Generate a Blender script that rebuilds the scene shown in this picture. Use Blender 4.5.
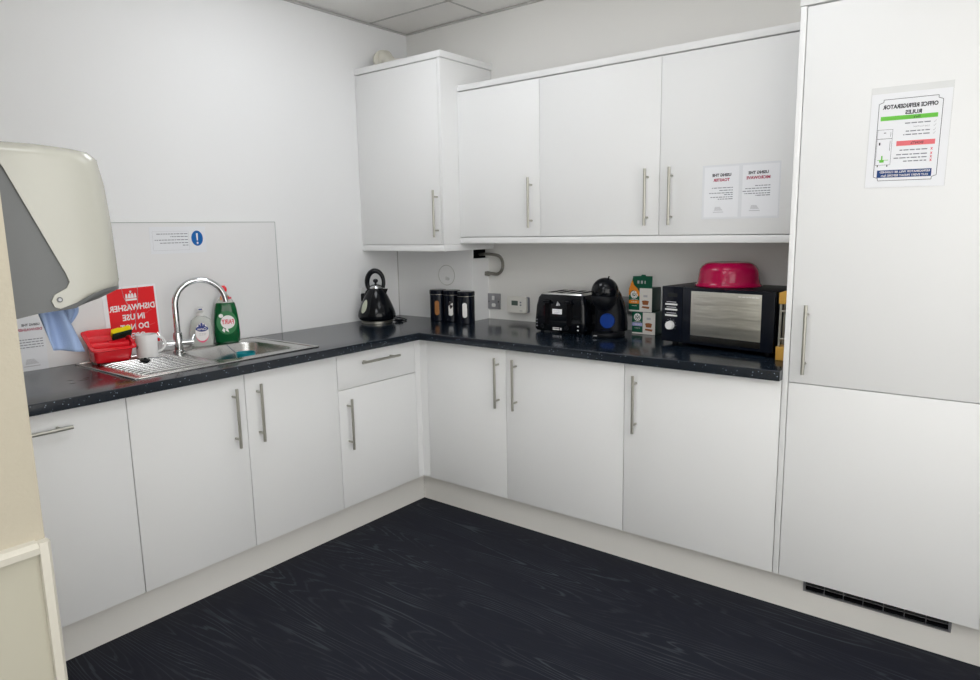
import bpy, bmesh, math, random
from mathutils import Vector, Matrix
random.seed(4)
PI = math.pi
for o in list(bpy.data.objects): bpy.data.objects.remove(o)
SC = bpy.context.scene
COL = SC.collection

# ---------------------------------------------------------------- camera
cam_d = bpy.data.cameras.new('camera'); cam = bpy.data.objects.new('camera', cam_d); COL.objects.link(cam)
cam_d.sensor_width = 36.0; cam_d.lens = 36.0*686.11/980.0; cam_d.clip_start = 0.02
ya, pi_, ro = (math.radians(a) for a in (38.0835, -9.1862, -1.0698))
F = Vector((-math.sin(ya)*math.cos(pi_), math.cos(ya)*math.cos(pi_), math.sin(pi_)))
R = Vector((math.cos(ya), math.sin(ya), 0)); U = R.cross(F)
R2 = R*math.cos(ro)+U*math.sin(ro); U2 = U*math.cos(ro)-R*math.sin(ro)
M = Matrix((R2, U2, -F)).transposed().to_4x4(); M.translation = Vector((2.976, -3.0571, 1.4105))
cam.matrix_world = M
SC.camera = cam

# ---------------------------------------------------------------- world, exposure
w = bpy.data.worlds.new('world'); SC.world = w; w.use_nodes = True
w.node_tree.nodes['Background'].inputs[0].default_value = (1.0, 0.985, 0.95, 1)
w.node_tree.nodes['Background'].inputs[1].default_value = 4.0
SC.view_settings.view_transform = 'Standard'; SC.view_settings.look = 'None'
SC.view_settings.exposure = -0.26; SC.view_settings.gamma = 1.0; SC.view_settings.use_curve_mapping = False
# ceiling panels (x0, y0, strength), each 0.6 x 0.6 m in the ceiling grid; all after the first pair are added fill light
LAMP_COL = (0.94, 0.965, 1.0)
LAMPS = [(0.577, -1.486, 7.2), (1.777, -1.486, 3.2), (1.777, -2.686, 6.5), (2.977, -2.686, 3.2), (1.777, -3.886, 7.0), (2.977, -3.886, 4.0)]

# ---------------------------------------------------------------- materials
def mat(name, col, rough=0.5, metal=0.0, bump=0.0, bscale=60.0, var=0.0, vscale=3.0, trans=0.0, emis=0.0, coat=0.0, spec=0.5, ior=1.45, alpha=1.0, bstretch=None):
    m = bpy.data.materials.new(name); m.use_nodes = True
    nt = m.node_tree; N = nt.nodes; L = nt.links; b = N['Principled BSDF']
    b.inputs['Base Color'].default_value = (*col, 1); b.inputs['Roughness'].default_value = rough
    b.inputs['Metallic'].default_value = metal; b.inputs['IOR'].default_value = ior
    b.inputs['Specular IOR Level'].default_value = spec
    b.inputs['Transmission Weight'].default_value = trans; b.inputs['Coat Weight'].default_value = coat
    b.inputs['Coat Roughness'].default_value = 0.05; b.inputs['Alpha'].default_value = alpha
    if emis > 0:
        b.inputs['Emission Color'].default_value = (*col, 1); b.inputs['Emission Strength'].default_value = emis
    tc = N.new('ShaderNodeTexCoord'); mp = N.new('ShaderNodeMapping'); L.new(tc.outputs['Object'], mp.inputs[0])
    if bstretch: mp.inputs['Scale'].default_value = bstretch
    n = N.new('ShaderNodeTexNoise'); n.inputs['Scale'].default_value = vscale; n.inputs['Detail'].default_value = 3
    L.new(mp.outputs[0], n.inputs['Vector'])
    mx = N.new('ShaderNodeMix'); mx.data_type = 'RGBA'
    mx.inputs[6].default_value = (*[c*(1-var) for c in col], 1); mx.inputs[7].default_value = (*[min(1, c*(1+var)) for c in col], 1)
    L.new(n.outputs['Fac'], mx.inputs[0]); L.new(mx.outputs[2], b.inputs['Base Color'])
    if bump:
        n2 = N.new('ShaderNodeTexNoise'); n2.inputs['Scale'].default_value = bscale; n2.inputs['Detail'].default_value = 4
        L.new(mp.outputs[0], n2.inputs['Vector'])
        bp = N.new('ShaderNodeBump'); bp.inputs['Strength'].default_value = bump; bp.inputs['Distance'].default_value = 0.002
        L.new(n2.outputs['Fac'], bp.inputs['Height']); L.new(bp.outputs[0], b.inputs['Normal'])
    return m

def floor_mat():
    m = bpy.data.materials.new('dark_wood_vinyl'); m.use_nodes = True
    nt = m.node_tree; N = nt.nodes; L = nt.links; b = N['Principled BSDF']
    tc = N.new('ShaderNodeTexCoord'); mp = N.new('ShaderNodeMapping'); mp.inputs['Scale'].default_value = (0.42, 4.6, 1)
    L.new(tc.outputs['Object'], mp.inputs[0])
    n = N.new('ShaderNodeTexNoise'); n.inputs['Scale'].default_value = 1.35; n.inputs['Detail'].default_value = 1.2; n.inputs['Roughness'].default_value = 0.35
    n.inputs['Distortion'].default_value = 0.0
    L.new(mp.outputs[0], n.inputs['Vector'])
    mu = N.new('ShaderNodeMath'); mu.operation = 'MULTIPLY'; mu.inputs[1].default_value = 200.0; L.new(n.outputs['Fac'], mu.inputs[0])
    mp2 = N.new('ShaderNodeMapping'); mp2.inputs['Scale'].default_value = (5, 90, 1); L.new(tc.outputs['Object'], mp2.inputs[0])
    n2 = N.new('ShaderNodeTexNoise'); n2.inputs['Scale'].default_value = 1.0; n2.inputs['Detail'].default_value = 3; L.new(mp2.outputs[0], n2.inputs['Vector'])
    ad = N.new('ShaderNodeMath'); ad.operation = 'MULTIPLY_ADD'; ad.inputs[1].default_value = 5.0
    L.new(n2.outputs['Fac'], ad.inputs[0]); L.new(mu.outputs[0], ad.inputs[2])
    sn = N.new('ShaderNodeMath'); sn.operation = 'SINE'; L.new(ad.outputs[0], sn.inputs[0])
    rp = N.new('ShaderNodeValToRGB'); e = rp.color_ramp.elements
    e[0].position = 0.6; e[0].color = (0, 0, 0, 1); e[1].position = 1.0; e[1].color = (1, 1, 1, 1)
    L.new(sn.outputs[0], rp.inputs[0])
    # where the pale grain shows strongly
    mp3 = N.new('ShaderNodeMapping'); mp3.inputs['Scale'].default_value = (1.3, 4.5, 1); L.new(tc.outputs['Object'], mp3.inputs[0])
    n3 = N.new('ShaderNodeTexNoise'); n3.inputs['Scale'].default_value = 1.7; n3.inputs['Detail'].default_value = 2; L.new(mp3.outputs[0], n3.inputs['Vector'])
    r3 = N.new('ShaderNodeMapRange'); r3.inputs[1].default_value = 0.42; r3.inputs[2].default_value = 0.72; r3.inputs[3].default_value = 0.10; r3.inputs[4].default_value = 1.0
    L.new(n3.outputs['Fac'], r3.inputs[0])
    mm = N.new('ShaderNodeMath'); mm.operation = 'MULTIPLY'; L.new(rp.outputs[0], mm.inputs[0]); L.new(r3.outputs[0], mm.inputs[1])
    # fine fibres
    mp4 = N.new('ShaderNodeMapping'); mp4.inputs['Scale'].default_value = (9, 260, 1); L.new(tc.outputs['Object'], mp4.inputs[0])
    n4 = N.new('ShaderNodeTexNoise'); n4.inputs['Scale'].default_value = 1; n4.inputs['Detail'].default_value = 4; L.new(mp4.outputs[0], n4.inputs['Vector'])
    c1 = N.new('ShaderNodeMix'); c1.data_type = 'RGBA'; c1.inputs[6].default_value = (0.001, 0.002, 0.006, 1); c1.inputs[7].default_value = (0.009, 0.011, 0.022, 1)
    L.new(n4.outputs['Fac'], c1.inputs[0])
    c2 = N.new('ShaderNodeMix'); c2.data_type = 'RGBA'; c2.inputs[7].default_value = (0.044, 0.052, 0.064, 1)
    L.new(mm.outputs[0], c2.inputs[0]); L.new(c1.outputs[2], c2.inputs[6]); L.new(c2.outputs[2], b.inputs['Base Color'])
    b.inputs['Roughness'].default_value = 0.62; b.inputs['Specular IOR Level'].default_value = 0.22
    bp = N.new('ShaderNodeBump'); bp.inputs['Strength'].default_value = 0.25; bp.inputs['Distance'].default_value = 0.001
    L.new(n4.outputs['Fac'], bp.inputs['Height']); L.new(bp.outputs[0], b.inputs['Normal'])
    return m

def worktop_mat():
    m = bpy.data.materials.new('speckled_dark_laminate'); m.use_nodes = True
    nt = m.node_tree; N = nt.nodes; L = nt.links; b = N['Principled BSDF']
    tc = N.new('ShaderNodeTexCoord')
    v = N.new('ShaderNodeTexVoronoi'); v.inputs['Scale'].default_value = 95; L.new(tc.outputs['Object'], v.inputs['Vector'])
    lt = N.new('ShaderNodeMath'); lt.operation = 'LESS_THAN'; lt.inputs[1].default_value = 0.15; L.new(v.outputs['Distance'], lt.inputs[0])
    sp = N.new('ShaderNodeSeparateColor'); L.new(v.outputs['Color'], sp.inputs[0])
    gt = N.new('ShaderNodeMath'); gt.operation = 'GREATER_THAN'; gt.inputs[1].default_value = 0.72; L.new(sp.outputs[0], gt.inputs[0])
    mu = N.new('ShaderNodeMath'); mu.operation = 'MULTIPLY'; L.new(lt.outputs[0], mu.inputs[0]); L.new(gt.outputs[0], mu.inputs[1])
    n = N.new('ShaderNodeTexNoise'); n.inputs['Scale'].default_value = 180; n.inputs['Detail'].default_value = 3; L.new(tc.outputs['Object'], n.inputs['Vector'])
    c1 = N.new('ShaderNodeMix'); c1.data_type = 'RGBA'; c1.inputs[6].default_value = (0.002, 0.005, 0.010, 1); c1.inputs[7].default_value = (0.010, 0.017, 0.028, 1)
    L.new(n.outputs['Fac'], c1.inputs[0])
    c2 = N.new('ShaderNodeMix'); c2.data_type = 'RGBA'; c2.inputs[7].default_value = (0.34, 0.40, 0.46, 1)
    L.new(mu.outputs[0], c2.inputs[0]); L.new(c1.outputs[2], c2.inputs[6]); L.new(c2.outputs[2], b.inputs['Base Color'])
    b.inputs['Roughness'].default_value = 0.17; b.inputs['Specular IOR Level'].default_value = 0.5
    bp = N.new('ShaderNodeBump'); bp.inputs['Strength'].default_value = 0.05; bp.inputs['Distance'].default_value = 0.0006
    L.new(n.outputs['Fac'], bp.inputs['Height']); L.new(bp.outputs[0], b.inputs['Normal'])
    return m

M_FLOOR = floor_mat(); M_TOP = worktop_mat()
M_WALL = mat('white_wall_paint', (0.84, 0.845, 0.85), 0.75, bump=0.10, bscale=220, var=0.012)
M_WALLB = mat('off_white_wall_paint', (0.80, 0.795, 0.775), 0.75, bump=0.10, bscale=220, var=0.012)
M_NIB = mat('cream_textured_wall_paint', (0.44, 0.40, 0.315), 0.8, bump=0.55, bscale=140, var=0.02)
M_WAINS = mat('cream_wainscot_panel', (0.45, 0.43, 0.35), 0.35, var=0.015)
M_WTRIM = mat('ivory_trim', (0.54, 0.515, 0.445), 0.35, var=0.01)
M_CEIL = mat('ceiling_tile', (0.90, 0.885, 0.86), 0.9, bump=0.3, bscale=300, var=0.02)
M_GRID = mat('ceiling_grid_metal', (0.50, 0.49, 0.48), 0.5)
M_DOOR = mat('white_satin_laminate', (0.845, 0.85, 0.85), 0.42, bump=0.03, bscale=500, var=0.006, spec=0.4)
M_CARC = mat('white_carcass_board', (0.66, 0.665, 0.67), 0.5, var=0.01)
M_PLIN = mat('greige_plinth_board', (0.80, 0.785, 0.75), 0.45, var=0.015)
M_STEEL = mat('brushed_nickel', (0.47, 0.46, 0.41), 0.42, metal=1.0, var=0.04, vscale=40)
M_CHROME = mat('polished_chrome', (0.62, 0.63, 0.64), 0.08, metal=1.0)
M_SINK = mat('brushed_stainless_steel', (0.56, 0.555, 0.54), 0.24, metal=1.0, bump=0.08, bscale=120, var=0.04, bstretch=(1, 8, 1))
M_BLACKG = mat('glossy_black_plastic', (0.003, 0.004, 0.006), 0.06, var=0.1, spec=0.32)
M_BLACK = mat('satin_black_plastic', (0.004, 0.005, 0.007), 0.45, var=0.1, spec=0.2)
M_NAVY = mat('navy_black_enamel', (0.004, 0.006, 0.012), 0.20, var=0.1, spec=0.3)
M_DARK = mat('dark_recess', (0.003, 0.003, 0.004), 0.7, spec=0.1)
M_RED = mat('red_plastic', (0.78, 0.010, 0.022), 0.22, var=0.04)
M_PINK = mat('raspberry_pink_plastic', (0.36, 0.001, 0.050), 0.13, var=0.05)
M_WHITEP = mat('white_plastic', (0.78, 0.78, 0.77), 0.3)
M_CREAMP = mat('cream_plastic', (0.74, 0.73, 0.68), 0.4)
M_PAPER = mat('white_paper', (0.85, 0.86, 0.89), 0.6, var=0.01)
M_LAMIN = mat('laminate_pouch', (0.80, 0.815, 0.845), 0.12, var=0.01)
M_LAMEDGE = mat('clear_pouch_film', (0.76, 0.77, 0.77), 0.12)
M_INK = mat('black_ink', (0.03, 0.03, 0.04), 0.6)
M_GREYINK = mat('grey_ink', (0.22, 0.23, 0.26), 0.6)
M_PALEINK = mat('pale_grey_ink', (0.48, 0.48, 0.50), 0.6)
M_REDINK = mat('dark_red_ink', (0.42, 0.03, 0.09), 0.6)
M_CROSS = mat('red_ink', (0.70, 0.08, 0.12), 0.6)
M_WHITEINK = mat('white_ink', (0.85, 0.82, 0.82), 0.5)
M_REDPAPER = mat('red_printed_paper', (0.80, 0.012, 0.018), 0.35)
M_GREENBAR = mat('light_green_ink', (0.15, 0.55, 0.06), 0.6)
M_PINKBAR = mat('coral_ink', (0.80, 0.17, 0.19), 0.6)
M_BLUEBAR = mat('navy_blue_ink', (0.004, 0.045, 0.19), 0.6)
M_BLUE = mat('sign_blue', (0.0, 0.12, 0.42), 0.4)
M_TILEB = mat('blue_sticker', (0.002, 0.035, 0.23), 0.35)
M_YEL = mat('yellow_sponge_foam', (0.86, 0.66, 0.0), 0.9, bump=0.8, bscale=300, var=0.06, vscale=80)
M_SCOUR = mat('dark_green_scourer', (0.004, 0.025, 0.012), 0.95, bump=1.0, bscale=500)
M_CERAM = mat('white_glazed_ceramic', (0.80, 0.79, 0.79), 0.12)
M_TEAL = mat('teal_plastic', (0.0, 0.25, 0.30), 0.3)
M_GRN = mat('green_translucent_bottle', (0.0, 0.115, 0.03), 0.10, trans=0.25, var=0.05)
M_GRNL = mat('bright_green_label', (0.0, 0.17, 0.04), 0.3)
M_CLEAR = mat('clear_soap_plastic', (0.86, 0.88, 0.84), 0.10, trans=0.55)
M_PINKL = mat('soap_label_pink', (0.80, 0.10, 0.22), 0.4)
M_NAVYL = mat('soap_label_navy', (0.01, 0.03, 0.22), 0.35)
M_ORNG = mat('orange_ink', (0.75, 0.24, 0.02), 0.45)
M_BOXG = mat('dark_green_card', (0.0, 0.085, 0.045), 0.4, var=0.05)
M_BOXGD = mat('deep_green_card', (0.0, 0.030, 0.022), 0.45, var=0.05)
M_BOXW = mat('cream_white_card', (0.74, 0.72, 0.68), 0.45)
M_LILAC = mat('lilac_ink', (0.42, 0.42, 0.72), 0.5)
M_BROWN = mat('coffee_brown_ink', (0.30, 0.10, 0.03), 0.5)
M_BAMB = mat('bamboo', (0.68, 0.38, 0.07), 0.4, var=0.12, vscale=14, bstretch=(6, 6, 0.8))
M_DISPC = mat('cream_grey_dispenser_cover', (0.43, 0.425, 0.375), 0.20, var=0.01, coat=0.2)
M_DISPG = mat('grey_dispenser_body', (0.125, 0.13, 0.13), 0.38, var=0.02)
M_TOWEL = mat('blue_paper_towel', (0.31, 0.41, 0.63), 0.9, bump=0.5, bscale=400, var=0.05)
M_LCD = mat('grey_green_lcd', (0.10, 0.14, 0.12), 0.15)
M_PLATE = mat('grey_metal_plate', (0.36, 0.36, 0.38), 0.38, metal=0.7, var=0.04)
M_HOSE = mat('dull_braided_metal', (0.30, 0.29, 0.26), 0.35, metal=0.9, var=0.2, vscale=80)
M_SUGARB = mat('brown_sugar', (0.36, 0.15, 0.045), 0.8, bump=0.6, bscale=400, var=0.15, vscale=200)
M_SUGARW = mat('white_sugar', (0.80, 0.79, 0.77), 0.7, bump=0.4, bscale=400)
M_DUCT = mat('cream_duct_plastic', (0.70, 0.68, 0.60), 0.5, var=0.04)
M_WINDOWK = mat('kettle_water_window', (0.50, 0.53, 0.42), 0.15)
M_PANELW = mat('white_gloss_splashback', (0.80, 0.80, 0.805), 0.13, var=0.004)
M_EDGE = mat('grey_panel_edge', (0.42, 0.45, 0.44), 0.4)
M_LAMP = mat('lamp_diffuser', LAMP_COL, 0.5, emis=1.0)
M_MWLCD = mat('dark_display', (0.02, 0.022, 0.022), 0.15)
M_STRIP = mat('smoked_mirror_strip', (0.07, 0.07, 0.07), 0.2, metal=1.0)
M_WATER = mat('water_drop', (0.02, 0.02, 0.03), 0.05)
M_TOAST = mat('satin_steel_toaster_top', (0.55, 0.55, 0.53), 0.30, metal=1.0, var=0.03)

def mirror_window_mat():
    m = mat('mirrored_oven_window', (0.60, 0.59, 0.54), 0.42, metal=1.0)
    N = m.node_tree.nodes; L = m.node_tree.links
    tc = N.new('ShaderNodeTexCoord'); mp = N.new('ShaderNodeMapping'); mp.inputs['Scale'].default_value = (4, 4, 26); L.new(tc.outputs['Object'], mp.inputs[0])
    n = N.new('ShaderNodeTexNoise'); n.inputs['Scale'].default_value = 1; n.inputs['Detail'].default_value = 2; L.new(mp.outputs[0], n.inputs['Vector'])
    b = N.new('ShaderNodeBump'); b.inputs['Strength'].default_value = 0.5; b.inputs['Distance'].default_value = 0.010
    L.new(n.outputs['Fac'], b.inputs['Height']); L.new(b.outputs[0], N['Principled BSDF'].inputs['Normal'])
    return m
M_MIRROR = mirror_window_mat()

# ---------------------------------------------------------------- mesh helpers
def box(bm, x0, x1, y0, y1, z0, z1, bev=0.0, seg=2):
    vs = [bm.verts.new((x, y, z)) for x in (x0, x1) for y in (y0, y1) for z in (z0, z1)]
    fs = [bm.faces.new([vs[i] for i in q]) for q in ((0,1,3,2),(4,6,7,5),(0,4,5,1),(2,3,7,6),(0,2,6,4),(1,5,7,3))]
    if bev > 0:
        es = list({e for f in fs for e in f.edges})
        bmesh.ops.bevel(bm, geom=es, offset=bev, segments=seg, affect='EDGES', profile=0.5)

def lathe(bm, prof, c=(0, 0, 0), seg=32, sx=1.0, sy=1.0):
    rings = []
    for r, z in prof:
        if r < 1e-6: rings.append([bm.verts.new((c[0], c[1], c[2]+z))])
        else: rings.append([bm.verts.new((c[0]+r*sx*math.cos(2*PI*i/seg), c[1]+r*sy*math.sin(2*PI*i/seg), c[2]+z)) for i in range(seg)])
    for a, b in zip(rings, rings[1:]):
        for i in range(seg):
            j = (i+1) % seg
            if len(a) == 1 and len(b) == 1: continue
            if len(a) == 1: bm.faces.new((a[0], b[j], b[i]))
            elif len(b) == 1: bm.faces.new((a[i], a[j], b[0]))
            else: bm.faces.new((a[i], a[j], b[j], b[i]))

def tube(bm, pts, r, seg=12, cap=True, flat=1.0):
    pts = [Vector(p) for p in pts]; n = len(pts)
    rs = r if isinstance(r, (list, tuple)) else [r]*n
    up = None; rings = []
    for i, p in enumerate(pts):
        t = (pts[min(i+1, n-1)]-pts[max(i-1, 0)]).normalized()
        if up is None: up = Vector((0, 0, 1)) if abs(t.z) < 0.9 else Vector((1, 0, 0))
        up = (up-t*up.dot(t)).normalized(); s = t.cross(up)
        rings.append([bm.verts.new(p+rs[i]*(math.cos(2*PI*k/seg)*up*flat+math.sin(2*PI*k/seg)*s)) for k in range(seg)])
    for a, b in zip(rings, rings[1:]):
        for i in range(seg):
            j = (i+1) % seg; bm.faces.new((a[i], a[j], b[j], b[i]))
    if cap: bm.faces.new(rings[0][::-1]); bm.faces.new(rings[-1])

def prism(bm, poly, plane, a, b, bev=0.0, seg=3):
    """poly: 2D points; plane 'yz' extrudes along x a->b, 'xz' along y, 'xy' along z"""
    def P(u, v, w): return {'yz': (w, u, v), 'xz': (u, w, v), 'xy': (u, v, w)}[plane]
    A = [bm.verts.new(P(u, v, a)) for u, v in poly]; B = [bm.verts.new(P(u, v, b)) for u, v in poly]
    f1 = bm.faces.new(A); f2 = bm.faces.new(B[::-1]); fs = [f1, f2]
    n = len(poly)
    for i in range(n): fs.append(bm.faces.new((A[i], B[i], B[(i+1) % n], A[(i+1) % n])))
    if bev > 0:
        bmesh.ops.bevel(bm, geom=list({e for f in (f1, f2) for e in f.edges}), offset=bev, segments=seg, affect='EDGES', profile=0.5)

def rrect(w, h, r, n=6, cx=0, cy=0):
    out = []
    for (sx, sy, a0) in ((1, 1, 0), (-1, 1, 90), (-1, -1, 180), (1, -1, 270)):
        for k in range(n+1):
            a = math.radians(a0+90*k/n); out.append((cx+sx*(w/2-r)+r*math.cos(a), cy+sy*(h/2-r)+r*math.sin(a)))
    return out

def ellipse(w, h, n=24, cx=0, cy=0):
    return [(cx+w/2*math.cos(2*PI*i/n), cy+h/2*math.sin(2*PI*i/n)) for i in range(n)]

def loft(bm, loops, cap0=True, cap1=True):
    rs = [[bm.verts.new(p) for p in lp] for lp in loops]
    n = len(rs[0])
    for a, b in zip(rs, rs[1:]):
        for i in range(n):
            j = (i+1) % n; bm.faces.new((a[i], a[j], b[j], b[i]))
    if cap0: bm.faces.new(rs[0][::-1])
    if cap1: bm.faces.new(rs[-1])

def obj(name, bm, m, parent=None, loc=None, rot=None, smooth=32):
    bmesh.ops.recalc_face_normals(bm, faces=bm.faces)
    if smooth:
        lim = math.radians(smooth)
        for f in bm.faces: f.smooth = True
        for e in bm.edges:
            if len(e.link_faces) != 2 or e.calc_face_angle(0) > lim: e.smooth = False
    me = bpy.data.meshes.new(name); bm.to_mesh(me); bm.free()
    me.materials.append(m)
    o = bpy.data.objects.new(name, me); COL.objects.link(o)
    if parent is not None: o.parent = parent
    if loc: o.location = loc
    if rot: o.rotation_euler = rot
    return o

def NB(): return bmesh.new()
def thing(name, label, cat, loc=(0, 0, 0), rz=0.0, group=None):
    o = bpy.data.objects.new(name, None); COL.objects.link(o); o.empty_display_size = 0.05
    o.location = loc; o.rotation_euler = (0, 0, rz); o['label'] = label; o['category'] = cat
    if group: o['group'] = group
    return o
def tag(o, label, cat, group=None):
    o['label'] = label; o['category'] = cat
    if group: o['group'] = group
    return o
def struct(name, bm, m, smooth=0, label=None):
    o = obj(name, bm, m, smooth=smooth); o['kind'] = 'structure'
    if label: o['label'] = label
    return o
def bxobj(name, m, parent, *a, bev=0.0, **k):
    bm = NB(); box(bm, *a, bev=bev); return obj(name, bm, m, parent, **k)

def text_bm(bm, s, cx, cz, h, y, maxw=None, bold=0.0, align='CENTER', mirror=True, slant=0.0):
    """writing as it appears in the (left-right reversed) place, on a plane facing -y; cx is the centre or the reversed start"""
    cu = bpy.data.curves.new('t', 'FONT'); cu.body = s; cu.size = 1.0; cu.align_x = align; cu.offset = bold; cu.resolution_u = 2; cu.shear = slant
    o = bpy.data.objects.new('t', cu); COL.objects.link(o)
    dg = bpy.context.evaluated_depsgraph_get(); me = bpy.data.meshes.new_from_object(o.evaluated_get(dg))
    vs = [v.co.copy() for v in me.vertices]
    if vs:
        x0 = min(v.x for v in vs); x1 = max(v.x for v in vs); capm = 0.70
        sc = h/capm
        if maxw and (x1-x0)*sc > maxw: sx = maxw/(x1-x0)
        else: sx = sc
        nv = [bm.verts.new((cx+(-v.x if mirror else v.x)*sx, y, cz+(v.y-capm/2)*sc)) for v in vs]
        for p in me.polygons:
            try: bm.faces.new([nv[i] for i in p.vertices])
            except ValueError: pass
    bpy.data.objects.remove(o); bpy.data.meshes.remove(me); bpy.data.curves.remove(cu)

def quad(bm, x0, x1, z0, z1, y):
    bm.faces.new([bm.verts.new(p) for p in ((x0, y, z0), (x1, y, z0), (x1, y, z1), (x0, y, z1))])
def poly(bm, pts, y):
    bm.faces.new([bm.verts.new((a, y, b)) for a, b in pts])
def words(bm, xr, z, h, w, y):
    """one line of print too small to read: a run of word-length strokes, starting at the right as the reversed writing does"""
    x = xr
    while x > xr-w+0.002:
        l = min(random.uniform(0.006, 0.017), x-(xr-w)); quad(bm, x-l, x, z-h/2, z+h/2, y); x -= l+h*0.9
def frame(bm, x0, x1, z0, z1, t, y):
    quad(bm, x0, x1, z1-t, z1, y); quad(bm, x0, x1, z0, z0+t, y); quad(bm, x0, x0+t, z0+t, z1-t, y); quad(bm, x1-t, x1, z0+t, z1-t, y)

# ---------------------------------------------------------------- dimensions (metres)
D = 0.5854; W = 0.6184; PL = 0.5331; ZT = 0.908; ZB = 0.872; ZD = 0.1494; ZS = 0.7044
NX, NY = 1.594, -2.63; CEIL = 2.543; XR = 3.9; YF = -4.9

# ---------------------------------------------------------------- the room
bm = NB(); box(bm, -0.1, XR+0.1, YF-0.1, 0.1, -0.08, 0); struct('floor', bm, M_FLOOR)
bm = NB(); box(bm, -0.1, 0, NY, 0.1, 0, CEIL); struct('wall_left', bm, M_WALL)
bm = NB(); box(bm, 0, XR+0.1, 0, 0.1, 0, CEIL); struct('wall_back', bm, M_WALLB)
bm = NB(); box(bm, -0.1, NX, YF, NY, 0, CEIL); struct('wall_near_left', bm, M_NIB)
def holed(bm, a0, a1, h0, h1, mk):
    # wall strip a0..a1 with an added daylight opening h0..h1 between z 0.55 and 2.35
    for q in ((a0, h0, 0, CEIL), (h1, a1, 0, CEIL), (h0, h1, 0, 0.55), (h0, h1, 2.35, CEIL)): mk(bm, *q)
bm = NB(); holed(bm, YF, 0, -4.5, -1.3, lambda b, a, c, z0, z1: box(b, XR, XR+0.1, a, c, z0, z1)); struct('wall_right', bm, M_WALL)
bm = NB(); holed(bm, -0.1, XR+0.1, 2.25, 3.05, lambda b, a, c, z0, z1: box(b, a, c, YF-0.1, YF, z0, z1)); struct('wall_front', bm, M_WALL)
bm = NB()
for y in (-4.5, -2.92, -1.34): box(bm, XR+0.03, XR+0.07, y, y+0.04, 0.55, 2.35)
for z in (0.55, 2.31): box(bm, XR+0.03, XR+0.07, -4.46, -1.34, z, z+0.04)
struct('added_window_1', bm, M_WHITEP)  # unseen window frame, added with its opening to let in daylight
bm = NB()
for x in (2.25, 2.63, 3.01): box(bm, x, x+0.04, YF-0.07, YF-0.03, 0.55, 2.35)
for z in (0.55, 2.31): box(bm, 2.29, 3.01, YF-0.07, YF-0.03, z, z+0.04)
struct('added_window_2', bm, M_WHITEP)  # frame of an unseen opening behind the camera, added for fill daylight
# ceiling tiles with holes where the lamps sit
xs = [-0.1]+[0.577-0.6+0.6*k for k in range(1, 7)]+[XR+0.1]
ys = [0.1]+[-0.286-0.6*k for k in range(0, 8)]+[YF-0.1]
lampcells = {(round(x, 3), round(y, 3)) for x, y, s in LAMPS}
bm = NB()
for i in range(len(xs)-1):
    for j in range(len(ys)-1):
        if (round(xs[i], 3), round(ys[j+1], 3)) in lampcells: continue
        box(bm, xs[i], xs[i+1], ys[j+1], ys[j], CEIL, CEIL+0.02)
struct('ceiling', bm, M_CEIL)
bm = NB()
for x in xs[1:-1]: box(bm, x-0.006, x+0.006, YF, 0, CEIL-0.002, CEIL+0.001)
for y in ys[1:-1]: box(bm, 0, XR, y-0.006, y+0.006, CEIL-0.0035, CEIL-0.0005)
struct('trim_1', bm, M_GRID)
bm = NB(); box(bm, 0, 0.012, NY, 0, CEIL-0.012, CEIL-0.0036); box(bm, 0.012, XR, -0.012, 0, CEIL-0.012, CEIL-0.0036); struct('trim_2', bm, M_GRID)
# wainscot on the near-left wall
bm = NB(); box(bm, NX, NX+0.008, YF, NY-0.0161, 0, 0.8459); struct('trim_3', bm, M_WAINS)
bm = NB()
prism(bm, [(NX, 0.846), (NX+0.020, 0.846), (NX+0.020, 0.858), (NX+0.013, 0.866), (NX, 0.868)], 'xz', YF, NY-0.016, bev=0.001)
prism(bm, [(NX, NY-0.016), (NX+0.020, NY-0.016), (NX+0.022, NY-0.003), (NX+0.016, NY+0.003), (NX, NY+0.003)], 'xy', 0, 0.866, bev=0.001)
struct('trim_4', bm, M_WTRIM, smooth=30)
# boxed-in pipes in the corner
bm = NB(); box(bm, 0.007, 0.578, -0.144, -0.130, ZT, 1.3015); box(bm, 0.564, 0.578, -0.130, 0, ZT, 1.252)
struct('wall_boxing', bm, M_WALL)
bm = NB(); box(bm, 0.0, 0.007, -0.1445, -0.128, ZT, 1.3015); struct('gap_shade_strip', bm, M_GRID)  # grey strip stands in for the shaded gap at the left wall
bm = NB(); box(bm, 0.30, 0.560, -0.128, -0.002, 1.20, 1.3); obj('w', bm, M_DARK); o = bpy.data.objects['w']; o.name = 'boxing_shade_block'; o['kind'] = 'structure'  # dark block inside the opening, standing in for the unlit interior

# ceiling lamps
for k, (x, y, s) in enumerate(LAMPS):
    m = M_LAMP.copy(); m.node_tree.nodes['Principled BSDF'].inputs['Emission Strength'].default_value = s
    where = ['nearest the sink corner', 'in front of the wall cabinets', 'over the middle of the floor, added as fill', 'over the floor at the right, added as fill', 'at the far end on the left, added as fill', 'at the far end on the right, added as fill'][k]
    t = thing('ceiling_light', 'square ceiling light panel '+where, 'light', (x+0.3, y+0.3, CEIL))
    bm = NB()
    for q in ((-0.298, 0.298, -0.298, -0.280), (-0.298, 0.298, 0.280, 0.298), (-0.298, -0.280, -0.280, 0.280), (0.280, 0.298, -0.280, 0.280)):
        box(bm, *q, 0.001, 0.03)
    obj('frame', bm, M_WHITEP, t)
    bm = NB(); box(bm, -0.279, 0.279, -0.279, 0.279, -0.05, 0.02, bev=0.008); obj('diffuser', bm, m, t)  # drops below the tiles so its sides brighten the ceiling

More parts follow.
